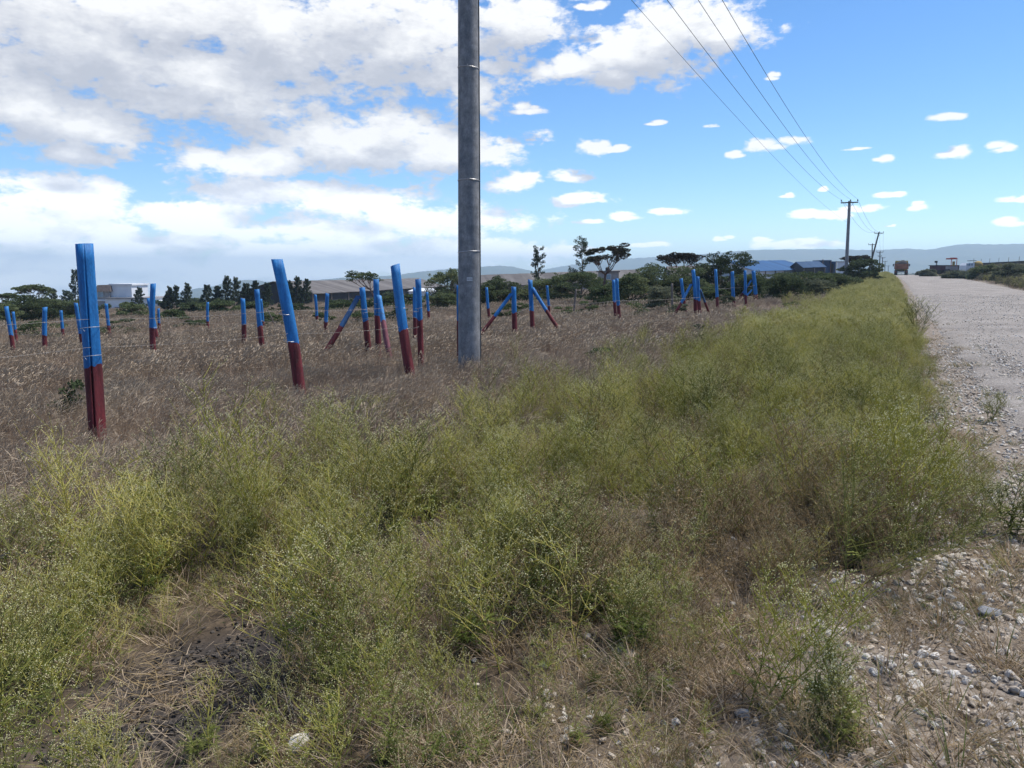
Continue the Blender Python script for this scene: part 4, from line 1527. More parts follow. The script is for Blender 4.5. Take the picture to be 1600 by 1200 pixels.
# hedge of bushes on the right half
for args in (
        (1130, 478, 1135, 392, 84, 'large round dark bush with bristling twigs in the middle of the right hedge', 'leaf_dark', 58, 2.2),
        (1020, 484, 1018, 408, 80, 'wide thorn bush under the right side of the umbrella acacia', 'leaf_dark', 50, 1.8),
        (985, 486, 990, 425, 60, 'thorn bush directly behind the close pair of posts', 'leaf_mid', 48, 1.4),
        (1075, 482, 1070, 418, 70, 'thorn bush behind the far braced pair of posts', 'leaf_dark', 50, 1.5),
        (905, 482, 900, 424, 90, 'broad dark green bush left of the umbrella acacia trunk', 'leaf_mid', 60, 2.0),
        (845, 484, 848, 436, 72, 'rounded green bush below the thin open crowned tree', 'leaf_mid', 62, 1.5),
        (785, 488, 782, 432, 70, 'green bush just right of the concrete pole', 'leaf_dark', 62, 1.6),
        (745, 494, 748, 440, 50, 'dark bush half behind the concrete pole', 'leaf_dark', 60, 1.2),
        (940, 488, 942, 446, 46, 'low bush left of the close pair of posts', 'leaf_mid', 46, .9),
        (1205, 468, 1205, 427, 90, 'broad thorn bush right of the last braced post', 'leaf_dark', 52, 1.9),
        (1255, 464, 1258, 426, 84, 'thorn bush in front of the blue roofed building', 'leaf_mid', 56, 1.8),
        (1300, 458, 1300, 424, 70, 'thorn bush left of the foot of the grey utility pole', 'leaf_dark', 60, 1.5),
        (1347, 446, 1345, 404, 52, 'dense green bush right of the grey utility pole', 'leaf_dark', 84, 1.7),
        (1165, 472, 1168, 428, 50, 'thorn bush behind the slim post', 'leaf_mid', 50, 1.2),
        (1225, 466, 1225, 434, 60, 'low thorn bush in front of the broad one right of the last post', 'leaf_dark', 44, 1.1),
        (1275, 460, 1276, 436, 56, 'low grey bush edging the weeds below the blue roofed building', 'leaf_grey', 46, 1.0),
        (1325, 452, 1322, 432, 40, 'low bush at the foot of the grey utility pole', 'leaf_grey', 66, .9),
        (1038, 490, 1036, 446, 44, 'grey green bush in the grass left of the far braced pair', 'leaf_grey', 38, 1.0),
        (1110, 486, 1112, 448, 40, 'low thorn bush between the far braced pair and the upright post', 'leaf_mid', 46, .8)):
    px_b, py_b, px_t, py_t, w, lab, lf, dep, dn = args
    tree('bush', px_b, py_b, px_t, py_t, w, lab, lf, dep, 'bush', dens=dn, group='thorn bushes')
# hedge left of the concrete pole
for args in (
        (40, 520, 45, 462, 80, 'broad thorn bush below the layered acacia at the far left', 'leaf_dark', 62, 1.7),
        (95, 518, 92, 464, 70, 'thorn bush behind the small post left of the cracked post', 'leaf_dark', 64, 1.5),
        (5, 524, 2, 474, 50, 'thorn bush cut by the left edge of the picture', 'leaf_mid', 58, 1.2),
        (130, 512, 132, 470, 44, 'thorn bush behind the cracked post', 'leaf_dark', 75, 1.0),
        (205, 505, 203, 473, 44, 'flat thorn bush in front of the white house', 'leaf_mid', 66, .8),
        (270, 512, 270, 484, 36, 'low thorn bush right of the crossing pair of posts', 'leaf_mid', 52, .8),
        (300, 500, 300, 472, 44, 'low bush below the left part of the windbreak', 'leaf_dark', 80, 1.0),
        (345, 500, 343, 470, 54, 'low bush right of the lone small post', 'leaf_mid', 70, 1.0),
        (395, 500, 398, 472, 50, 'low bush behind the leaning pair of posts', 'leaf_dark', 75, 1.0),
        (455, 506, 458, 474, 50, 'low bush right of the second nearest post', 'leaf_dark', 60, 1.0),
        (540, 502, 540, 468, 66, 'bush below the long dull brace', 'leaf_mid', 62, 1.2),
        (600, 498, 604, 462, 60, 'bush behind the post with the pinkish brace', 'leaf_mid', 62, 1.1),
        (640, 496, 640, 460, 40, 'bush behind the left leaning knotted post', 'leaf_mid', 62, .9),
        (690, 498, 688, 458, 50, 'dense bush low down left of the concrete pole', 'leaf_mid', 54, 1.1)):
    px_b, py_b, px_t, py_t, w, lab, lf, dep, dn = args
    tree('bush', px_b, py_b, px_t, py_t, w, lab, lf, dep, 'bush', dens=dn, group='thorn bushes')
# windbreak
wb = [(258, 462, 22, 'left end tree of the windbreak, small and right of the crossing posts'), (262, 452, 20, 'slim pointed windbreak tree right of the white house'),
      (272, 450, 20, 'pointed windbreak tree standing apart'), (290, 447, 26, 'feathery windbreak tree left of the gap'), (320, 449, 26, 'windbreak tree above the lone small post'),
      (336, 450, 22, 'low windbreak tree between two taller ones'), (351, 436, 26, 'tallest windbreak tree with a leaning tip'), (366, 438, 26, 'second tallest windbreak tree close right of the tallest'),
      (381, 446, 24, 'windbreak tree behind the upright post'), (396, 442, 24, 'windbreak tree behind the top of the left leaning post'), (415, 446, 24, 'windbreak tree just left of the second nearest post'),
      (448, 442, 26, 'windbreak tree just right of the second nearest post'), (462, 437, 24, 'tall windbreak tree near the left end of the grey shed'), (476, 440, 24, 'last windbreak tree overlapping the end of the grey shed')]
for px, ty, w, lab in wb:
    tree('windbreak', px, 492, px + 4, ty - 2, w * .92, lab, 'leaf_bluegreen', 105, group='windbreak trees', dens=1.2)
for px, ty, w, dep, lab in ((80, 452, 26, 110, 'leafy tree left of the tall narrow tree'), (103, 456, 26, 112, 'small leafy tree beside the tall narrow tree'), (216, 451, 16, 130, 'small pointed tree behind the roof of the white house'),
                            (70, 466, 30, 100, 'small round tree above the upright post at the left')):
    tree('windbreak', px, 500, px + 2, ty, w * 1.3, lab, 'leaf_bluegreen', dep, dens=1.0)
# low grey scrub where the field grass meets the hedge
for px, py, ty, w, lab in (
        (1195, 474, 452, 50, 'low grey scrub right of the last braced post at the foot of the hedge'),
        (1245, 466, 448, 60, 'low grey scrub below the blue roofed building beside the weeds'),
        (1300, 455, 440, 50, 'low grey scrub left of the foot of the far grey pole'),
        (1360, 442, 428, 34, 'low grey scrub below the leaning utility pole'),
        (1060, 500, 474, 40, 'low grey scrub left of the brace of the far braced pair'),
        (1132, 484, 462, 30, 'low grey scrub between the upright and the square topped post'),
        (880, 500, 476, 50, 'low green scrub right of the splaying braces'),
        (920, 496, 470, 40, 'low green scrub behind the weathered stake left of the close pair'),
        (790, 502, 474, 40, 'low green scrub behind the left splaying brace'),
        (560, 508, 482, 60, 'low green scrub behind the post with the long dull brace'),
        (625, 506, 478, 50, 'low green scrub left of the leaning knotted post'),
        (500, 510, 488, 50, 'low green scrub at the foot of the two posts below the shed end'),
        (425, 512, 488, 50, 'low green scrub by the thin leaning stick'),
        (300, 512, 490, 50, 'low green scrub left of the lone small post'),
        (180, 522, 498, 60, 'low green scrub right of the cracked post'),
        (60, 532, 500, 70, 'low green scrub below the thorn bushes at the far left')):
    tree('shrub', px, py, px + 2, ty, w, lab, 'leaf_grey' if 'grey scrub' in lab else 'leaf_mid', None, 'shrub', name='low_scrub', dens=1.1, group='low scrub along the hedge')
# shrubs in the grass
for px, py, tx, ty, w, lab, lf in (
        (98, 660, 112, 582, 40, 'dark green thorny shrub in the dry grass left of the cracked post', 'leaf_dark'),
        (935, 570, 932, 542, 52, 'dark shrub in the weeds right of the concrete pole', 'leaf_mid'),
        (1000, 500, 992, 468, 40, 'small shrub in front of the hedge right of the close pair', 'leaf_mid'),
        (815, 494, 816, 472, 28, 'small shrub between the splaying braced posts', 'leaf_mid'),
        (1096, 528, 1096, 508, 44, 'low grey shrub in the grass below the far braced pair', 'leaf_grey'),
        (1240, 488, 1236, 470, 30, 'leaning shrub where the dry grass meets the weeds', 'leaf_dark')):
    tree('shrub', px, py, tx, ty, w, lab, lf, None, 'shrub', dens=.3 if w == 40 else .7, group='shrubs in the grass')

# far side of the road: bushes on the bank
for px, py, ty, w, dep, lab, lf in (
        (1450, 431, 421, 22, 130, 'bush at the left end of the bank across the road', 'leaf_grey'),
        (1500, 433, 424, 40, 110, 'bush in front of the maroon trailer across the road', 'leaf_grey'),
        (1540, 436, 414, 40, 100, 'tall weedy bush right of the white truck across the road', 'leaf_mid'),
        (1580, 438, 412, 44, 85, 'pale weedy bush at the right edge across the road', 'leaf_grey'),
        (1610, 440, 414, 44, 80, 'weedy bush cut by the right edge across the road', 'leaf_grey'),
        (1440, 430, 424, 14, 150, 'small bush beside the road right of the truck', 'leaf_grey')):
    tree('bush', px, py, px, ty, w, lab, lf, dep, 'bush', dens=1.2, group='bushes across the road')

# scrub dotted over the far plain
bush_protos = []
for i in range(4):
    mb = MB()
    for k in range(9):
        a = random.uniform(0, 6.28)
        r = random.uniform(0, .8)
        mb.leaves(clump_points((math.cos(a) * r, math.sin(a) * r, random.uniform(.3, .9)), (.45, .45, .25), 45, .3), .32, 1.5)
    bush_protos.append(mb.build('scrub_kind', M['leaf_dark' if i % 2 else 'leaf_mid'], link=False))
n = 9000
r = np.sqrt(RNG.uniform(140 ** 2, 2600 ** 2, n)) * RNG.uniform(.35, 1, n)
a = RNG.uniform(-.75, .75, n)
x, y = r * np.sin(a), r * np.cos(a)
s, lat = sl(x, y)
l2 = lat - bend(s)
k = (r > 150) & ((l2 > 14) | (l2 < -30) | (s > 260)) & (np.abs(l2 + 5) > 9)
x, y, r = x[k], y[k], r[k]
n = len(x)
sc = RNG.uniform(.7, 1.7, n) * (1 + smooth(300, 1500, r))
plant('far_scrub', bush_protos, np.stack([x, y, terr(x, y)], 1), np.stack([np.zeros(n), np.zeros(n), RNG.uniform(0, 6.28, n)], 1),
      np.stack([sc * 1.3, sc * 1.3, sc], 1), RNG.integers(0, 4, n), 'scattered dark scrub over the far plain below the hills', 'scrub')

# ----------------------------------------------------------------------------------------------------
# buildings
# ----------------------------------------------------------------------------------------------------
def corrugated(name, cols, strips=True):
    m, nt, out = new_mat(name)
    b = nt.nodes.new('ShaderNodeBsdfPrincipled')
    b.inputs['Roughness'].default_value = 0.75
    b.inputs['Specular IOR Level'].default_value = 0.15
    oc = coords(nt, 'Object')
    mp = nt.nodes.new('ShaderNodeMapping')
    mp.inputs['Scale'].default_value = (.55, .04, .04)
    nt.links.new(oc, mp.inputs[0])
    n = noise_node(nt, mp.outputs[0], 1.0, 3, .7)
    n2 = noise_node(nt, oc, .8, 5, .6)
    c = ramp(nt, [(.35, cols[0]), (.5, cols[1]), (.62, cols[2])], n.outputs[0])
    c = mixc(nt, .35, c, ramp(nt, [(.3, cols[0]), (.7, cols[2])], n2.outputs[0]))
    nt.links.new(c, b.inputs['Base Color'])
    nt.links.new(b.outputs[0], out.inputs[0])
    return m


M['roof_grey'] = corrugated('weathered_sheet_roof', [(.07, .064, .062), (.115, .107, .104), (.165, .156, .152)])
M['roof_blue'] = corrugated('blue_sheet_roof', [(.016, .06, .15), (.022, .08, .195), (.03, .10, .23)])
M['roof_slate'] = corrugated('slate_sheet_roof', [(.025, .06, .125), (.033, .075, .15), (.042, .09, .175)])
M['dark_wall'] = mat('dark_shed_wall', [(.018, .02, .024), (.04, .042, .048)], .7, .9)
M['white_wall'] = mat('white_render', [(.50, .53, .58), (.62, .65, .69)], .5, .85)
M['grey_wall'] = mat('grey_block_wall', [(.18, .175, .18), (.27, .265, .27)], .9, .9)
M['brown_roof'] = mat('brown_tiles', [(.07, .055, .05), (.12, .095, .085)], 2, .85)
M['glass'] = mat('window_glass', [(.10, .17, .24), (.22, .32, .40)], .8, .15, spec=.6)
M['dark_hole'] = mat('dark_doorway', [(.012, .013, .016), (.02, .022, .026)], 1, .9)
M['brick'] = mat('orange_block', [(.25, .13, .09), (.36, .20, .14)], 2, .9)
M['tank'] = mat('black_plastic', [(.015, .015, .017), (.03, .03, .034)], 2, .5)


def shed(A, B, eave_a, eave_b, span, rise, roof_key, wall_key, label, strips=0, name='shed', overh=.5, bays=10):
    """long gabled shed; A, B are feet (x, y, z) of the front wall's ends, eave_a/b the eave heights above them"""
    A, B = Vector(A), Vector(B)
    u = Vector((B.x - A.x, B.y - A.y, 0))
    Ln = u.length
    u.normalize()
    v = Vector((-u.y, u.x, 0))
    if v.y < 0:
        v = -v
    root = empty(name, A)
    rot = math.atan2(u.y, u.x)
    root.rotation_euler = (0, 0, rot)
    dz = B.z + eave_b - (A.z + eave_a)
    sgn = 1 if (Matrix.Rotation(-rot, 3, 'Z') @ v).y > 0 else -1

    def q(x, y, z):
        """local, z measured from the sloping eave line"""
        return (x, y * sgn, eave_a + dz * x / Ln + z)
    w = MB()
    base = -2.5
    P = [q(0, 0, -.02), q(Ln, 0, -.02), q(Ln, span, -.02), q(0, span, -.02)]
    Bt = [(p[0], p[1], base) for p in P]
    Rg = [q(0, span / 2, rise - .05), q(Ln, span / 2, rise - .05)]
    w.add(P + Bt + Rg, [(4, 5, 1, 0), (5, 6, 2, 9, 1), (6, 7, 3, 2), (7, 4, 0, 8, 3)])
    w.build('wall', M[wall_key], root)
    rf = MB()
    n = 40
    th = .08
    ov = overh
    vs, fs = [], []
    prof = [(-ov, -ov * rise / (span / 2)), (span / 2, rise), (span + ov, -ov * rise / (span / 2))]
    for i in range(n + 1):
        x = -ov + (Ln + 2 * ov) * i / n
        jz = random.uniform(-.03, .03)
        for (yy, zz_) in prof:
            vs.append(q(x, yy, zz_ + jz + th))
        for (yy, zz_) in prof:
            vs.append(q(x, yy, zz_ + jz))
    for i in range(n):
        a, b = 6 * i, 6 * i + 6
        for k in range(2):
            fs.append((a + k, b + k, b + k + 1, a + k + 1))
            fs.append((a + 3 + k, a + 4 + k, b + 4 + k, b + 3 + k))
        fs.append((a, a + 3, b + 3, b))
        fs.append((a + 2, b + 2, b + 5, a + 5))
    fs += [(0, 1, 4, 3), (1, 2, 5, 4), (6 * n, 6 * n + 3, 6 * n + 4, 6 * n + 1), (6 * n + 1, 6 * n + 4, 6 * n + 5, 6 * n + 2)]
    rf.add(vs, fs)
    rf.build('roof', M[roof_key], root)
    for i in range(bays + 1):
        pb = MB()
        x = Ln * i / bays
        p = q(x, -.12, 0)
        h_ = p[2] - base
        pb.box((x, p[1], base + h_ / 2 - .06), (.16, .16, h_ - .12))
        pb.build('wall_post', M['greywood'], root)
    return tag(root, label, 'shed'), root


def gpt(px, Y):
    p = at(px, 500, Y)
    return Vector((p.x, Y, tz(p.x, Y)))


A, B = gpt(489, 122), gpt(694, 182)
ea, eb = at(489, 458, 122).z - A.z, at(694, 447, 182).z - B.z
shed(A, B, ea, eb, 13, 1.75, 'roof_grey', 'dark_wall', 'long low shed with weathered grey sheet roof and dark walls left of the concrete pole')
A, B = gpt(722, 150), gpt(1010, 158)
ea, eb = at(722, 448, 150).z - A.z, at(1010, 437, 158).z - B.z
shed(A, B, ea, eb, 14, 2.0, 'roof_grey', 'grey_wall', 'long grey roofed shed behind the bushes right of the concrete pole')
A, B = gpt(1050, 150), gpt(1108, 150)
ea, eb = at(1050, 432, 150).z - A.z, at(1108, 430, 150).z - B.z
shed(A, B, ea, eb, 9, 1.9, 'roof_grey', 'grey_wall', 'small grey roofed shed showing between the smaller acacia and the round bush', bays=3)
A, B = gpt(1176, 150), gpt(1262, 170)
ea, eb = at(1176, 423, 150).z - A.z, at(1262, 420, 170).z - B.z
shed(A, B, ea, eb, 12, 1.85, 'roof_blue', 'white_wall', 'long building with a blue sheet roof behind the bushes on the right', bays=6)
A, B = gpt(1252, 158), gpt(1284, 158)
ea, eb = at(1252, 418, 158).z - A.z, at(1284, 417, 158).z - B.z
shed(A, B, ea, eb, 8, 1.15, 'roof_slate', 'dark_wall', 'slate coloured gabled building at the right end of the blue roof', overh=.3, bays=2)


def block_house(parts_fn, px, Y, label, name, cat):
    p = gpt(px, Y)
    root = empty(name, p)
    parts_fn(root, p)
    return tag(root, label, cat)


def wbox(root, name, px0, px1, py0, py1, Y, depth, m, p, parent=None, mb=None):
    """box whose near face covers that rectangle as seen, Y metres forward"""
    a, b = at(px0, py1, Y), at(px1, py0, Y)
    mb = MB()
    c = ((a.x + b.x) / 2 - p.x, Y + depth / 2 - p.y, (a.z + b.z) / 2 - p.z)
    mb.box(c, (abs(b.x - a.x), depth, abs(b.z - a.z)))
    return mb.build(name, M[m], parent or root)


def house_parts(root, p):
    Y = 200
    wbox(root, 'upper_wall', 171, 205, 445.5, 470, Y, 9, 'white_wall', p)
    wbox(root, 'parapet', 169.5, 206, 443.5, 446, Y - .3, 9.6, 'white_wall', p)
    wbox(root, 'lower_wall', 166, 234, 466.5, 492, Y - 2, 12, 'white_wall', p)
    wbox(root, 'flat_roof', 164, 236, 465, 467, Y - 2.4, 12.6, 'grey_wall', p)
    wbox(root, 'side_wall', 234, 252, 469.5, 492, Y - 1, 9, 'white_wall', p)
    wbox(root, 'plinth', 180, 230, 480, 492, Y - 2.15, .6, 'grey_wall', p)
    w = wbox(root, 'wing_wall', 148, 170, 455, 492, Y - 1, 9, 'grey_wall', p)
    # mansard roof of the wing
    a, b = at(146, 455.5, Y - 1.5), at(171, 445.5, Y - 1.5)
    mb = MB()
    x0, x1, z0, z1 = a.x - p.x, b.x - p.x, a.z - p.z, b.z - p.z
    y0 = Y - 1.5 - p.y
    mb.add([(x0, y0, z0), (x1, y0, z0), (x1, y0 + 9, z0), (x0, y0 + 9, z0), (x0 + .6, y0 + 1, z1), (x1 - .3, y0 + 1, z1), (x1 - .3, y0 + 8, z1), (x0 + .6, y0 + 8, z1)],
           [(3, 2, 1, 0), (4, 5, 6, 7), (0, 1, 5, 4), (1, 2, 6, 5), (2, 3, 7, 6), (3, 0, 4, 7)])
    mb.build('roof', M['brown_roof'], root)
    wn = wbox(root, 'window', 152.5, 161, 455.8, 464.5, Y - 1.12, .1, 'plate', p)
    for k in range(2):
        wbox(root, 'pane', 153 + 4 * k, 156.6 + 4 * k, 456.5, 464, Y - 1.2, .1, 'glass', p, wn)
    wbox(root, 'doorway', 181, 188.5, 480, 488, Y - 2.3, .1, 'dark_hole', p)
    wbox(root, 'lintel_band', 150, 166, 468, 470.5, Y - 1.2, .25, 'white_wall', p)
    for k in range(3):
        wbox(root, 'roof_rail_post', 183 + 14 * k, 183.6 + 14 * k, 462, 465, Y - 2.2, .08, 'steel', p)


block_house(house_parts, 180, 200, 'white flat roofed two storey house with a brown roofed wing at the left', 'house', 'house')


def hut_parts(root, p):
    Y = 110
    wbox(root, 'wall', 939, 967, 425, 450, Y, 4, 'grey_wall', p)
    wbox(root, 'roof', 937, 969, 423.3, 425.3, Y - .3, 4.6, 'roof_grey', p)
    w = wbox(root, 'window', 947, 955, 428, 437, Y - .08, .08, 'plate', p)
    wbox(root, 'pane', 947.8, 954.2, 428.8, 436.2, Y - .14, .07, 'glass', p, w)


block_house(hut_parts, 952, 110, 'small grey hut with a pale blue window under the umbrella acacia', 'hut', 'hut')
p = at(949, 423.3, 112)
mb = MB()
rt = 3.1 * 112 / F
mb.tube([(0, 0, 0), (0, 0, .05), (0, 0, .40), (0, 0, .46), (0, 0, .54), (0, 0, .58)], [rt * .96, rt, rt, rt * .8, rt * .45, rt * .4], 16)
o = mb.build('water_tank', M['tank'])
o.location = p
tag(o, 'black water tank on the roof of the small grey hut', 'water tank')


def annex_parts(root, p):
    Y = 165
    wbox(root, 'wall', 1286.5, 1298.5, 408, 432, Y, 5, 'roof_slate', p)
    wbox(root, 'roof', 1285.5, 1299.5, 406.4, 408.2, Y - .3, 5.6, 'roof_slate', p)
    wbox(root, 'column', 1284.8, 1286.6, 405, 432, Y - .4, .4, 'brick', p)
    wbox(root, 'column', 1297.5, 1299, 408.3, 432, Y - .4, .4, 'brick', p)
    wbox(root, 'doorway', 1299.6, 1303, 412, 428, Y + .1, .3, 'dark_hole', p)
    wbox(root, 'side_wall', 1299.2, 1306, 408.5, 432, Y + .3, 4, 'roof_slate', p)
    wbox(root, 'column', 1306, 1307.5, 408, 432, Y - .3, .4, 'brick', p)


block_house(annex_parts, 1296, 165, 'slate panelled annex with orange columns beside the gabled building', 'annex', 'building')


def white_wall_parts(root, p):
    Y = 140
    wbox(root, 'panel', 1308, 1321, 409.5, 434, Y, .3, 'white_wall', p)
    wbox(root, 'coping', 1307.2, 1321.8, 408.3, 409.6, Y - .06, .42, 'grey_wall', p)
    wbox(root, 'band', 1308.2, 1320.8, 419, 420, Y - .05, .06, 'grey_wall', p)


block_house(white_wall_parts, 1314, 140, 'white wall panel left of the grey utility pole behind the bushes', 'wall', 'wall')


def low_fence_parts(root, p):
    wbox(root, 'panel', 252, 268, 480, 492, 190, .2, 'grey_wall', p)
    for k in range(4):
        wbox(root, 'post', 252 + 5.1 * k, 253 + 5.1 * k, 479, 492, 189.8, .18, 'white_wall', p)


block_house(low_fence_parts, 260, 190, 'pale grey boundary fence right of the white house', 'boundary_fence', 'fence')


def pale_cabin_parts(root, p):
    Y = 100
    wbox(root, 'wall', 639, 676, 454.5, 470, Y, 3, 'white_wall', p)
    a, b = at(637, 455, Y - .3), at(682, 450.5, Y - .3)
    mb = MB()
    x0, x1, z0, z1 = a.x - p.x, b.x - p.x, a.z - p.z, b.z - p.z
    y0 = Y - .3 - p.y
    mb.add([(x0, y0, z0), (x1, y0, z0), (x1, y0 + 3.6, z0), (x0, y0 + 3.6, z0), (x0 + .8, y0 + 1.8, z1), (x1 - .8, y0 + 1.8, z1)],
           [(3, 2, 1, 0), (0, 1, 5, 4), (1, 2, 5), (2, 3, 4, 5), (3, 0, 4)])
    mb.build('roof', M['white_wall'], root)
    wbox(root, 'doorway', 648, 651, 458, 470, Y - .06, .08, 'dark_hole', p)


block_house(pale_cabin_parts, 658, 100, 'low pale cabin in front of the right end of the dark walled shed', 'cabin', 'cabin')

# ----------------------------------------------------------------------------------------------------
# vehicles
# ----------------------------------------------------------------------------------------------------
M['rust'] = mat('rusty_orange_paint', [(.14, .05, .03), (.25, .10, .06), (.30, .15, .09)], 1.6, .75)
M['red_paint'] = mat('red_paint', [(.34, .05, .04), (.44, .08, .06)], 2, .6)
M['yellow_paint'] = mat('yellow_paint', [(.38, .28, .05), (.50, .40, .10)], 2, .6)
M['ochre'] = mat('dusty_yellow_paint', [(.22, .16, .05), (.32, .24, .08)], 2, .7)
M['rubber'] = mat('tyre_rubber', [(.018, .018, .02), (.035, .034, .034)], 6, .9)
M['chassis'] = mat('dark_chassis', [(.012, .012, .014), (.03, .028, .028)], 2, .8)
M['load'] = mat('dark_load', [(.012, .013, .017), (.04, .04, .048)], 1.5, .95)
M['white_paint'] = mat('white_cab_paint', [(.55, .58, .62), (.68, .70, .73)], 2, .5)
M['maroon_body'] = mat('maroon_steel', [(.06, .028, .04), (.11, .05, .065)], 1.2, .8)
M['red_lamp'] = mat('red_lamp_glass', [(.6, .03, .05), (.75, .06, .08)], 2, .3)


def wheel(root, x, y, r, w):
    mb = MB()
    mb.tube([(x - w / 2, y, r), (x - w / 2 + .03, y, r), (x + w / 2 - .03, y, r), (x + w / 2, y, r)], [r * .9, r, r, r * .9], 18)
    o = mb.build('wheel', M['rubber'], root)
    hb = MB()
    hb.tube([(x - w / 2 - .012, y, r), (x + w / 2 + .012, y, r)], r * .5, 12)
    hb.build('rim', M['chassis'], o)


def tipper(px, Y, label):
    p = at(px, 431, Y)
    s_, lat_ = sl(p.x, p.y)
    p.z = tz(p.x, p.y) + .07
    root = empty('tipper_truck', p, -AZ)          # local +y runs along the road, away from the camera
    h = 1.22
    for yy in (.9, 2.2, 6.0):
        for sx in (-1, 1):
            if yy < 4:
                wheel(root, sx * 1.10, yy, .52, .28)
                wheel(root, sx * .78, yy, .52, .28)
            else:
                wheel(root, sx * 1.05, yy, .52, .3)
    mb = MB()
    for sx in (-1, 1):
        mb.box((sx * .42, 3.2, .98), (.12, 7.0, .26))
    for yy in (.1, .9, 2.2, 4.0, 6.0):
        mb.box((0, yy, .82), (.95, .14, .16))
    mb.box((0, .0, .62), (2.3, .12, .14))
    mb.build('chassis', M['chassis'], root)
    bd = MB()
    z0, z1 = h, h + 1.05
    bd.box((0, 2.55, z0 + .05), (2.40, 4.9, .1))
    for sx in (-1, 1):
        bd.box((sx * 1.205, 2.55, (z0 + z1) / 2), (.07, 4.98, z1 - z0))
        for yy in (.6, 1.6, 2.6, 3.6, 4.6):
            bd.box((sx * 1.27, yy, (z0 + z1) / 2), (.06, .12, z1 - z0 - .05))
        bd.box((sx * 1.22, 2.55, z1 + .04), (.13, 5.0, .08))
    bd.build('bed', M['rust'], root)
    tg = MB()
    tg.box((0, .06, (z0 + z1) / 2), (2.32, .07, z1 - z0 - .04))
    for xx in (-1.05, -.35, .35, 1.05):
        tg.box((xx, .0, (z0 + z1) / 2), (.10, .06, z1 - z0 - .1))
    tg.box((0, .0, z0 + .12), (2.3, .055, .1))
    tg.box((0, .0, z1 - .12), (2.3, .055, .1))
    tg.build('tailgate', M['rust'], root)
    hb = MB()
    hb.box((0, 5.03, h + .75), (2.44, .08, 1.5))
    hb.box((-.75, 5.0, h + 1.45), (.8, .3, .25))
    hb.build('headboard', M['ochre'], root)
    ld = MB()
    nx, ny = 14, 18
    vs, fs = [], []
    for i in range(nx):
        for j in range(ny):
            u, v = i / (nx - 1), j / (ny - 1)
            hh = (math.sin(math.pi * u) ** .5 * math.sin(math.pi * v) ** .4) * (.62 + .45 * u) + random.uniform(-.06, .06)
            vs.append((-1.12 + 2.24 * u, .2 + 4.7 * v, z1 - .15 + hh))
    for i in range(nx - 1):
        for j in range(ny - 1):
            fs.append((i * ny + j, (i + 1) * ny + j, (i + 1) * ny + j + 1, i * ny + j + 1))
    ld.add(vs, fs)
    lo = ld.build('load', M['load'], root)
    cb = MB()
    cb.prism([(5.2, .75), (7.2, .75), (7.25, 1.9), (6.95, 2.85), (5.25, 2.95)], -1.2, 1.2)
    for b_ in cb.v:      # outline ran along y: swap axes
        b_[:] = b_[:, [1, 0, 2]]
    cb.f = [tuple(reversed(f_)) for f_ in cb.f]
    cab = cb.build('cab', M['yellow_paint'], root)
    for sx in (-1, 1):
        mr = MB()
        mr.tube([(sx * 1.2, 6.9, 2.2), (sx * 1.5, 6.95, 2.25)], .02, 5)
        mr.box((sx * 1.52, 6.95, 2.05), (.2, .06, .5))
        mr.build('mirror', M['chassis'], cab)
        ml = MB()
        ml.box((sx * .95, .12, .55), (.5, .02, .5))
        ml.build('mud_flap', M['rubber'], root)
        tl = MB()
        tl.box((sx * 1.0, -.08, .66), (.26, .05, .12))
        tl.build('tail_light', M['red_paint'], root)
    return tag(root, label, 'truck')


tipper(1407.5, 157, 'rusty orange tipper truck carrying a dark load away along the gravel road')


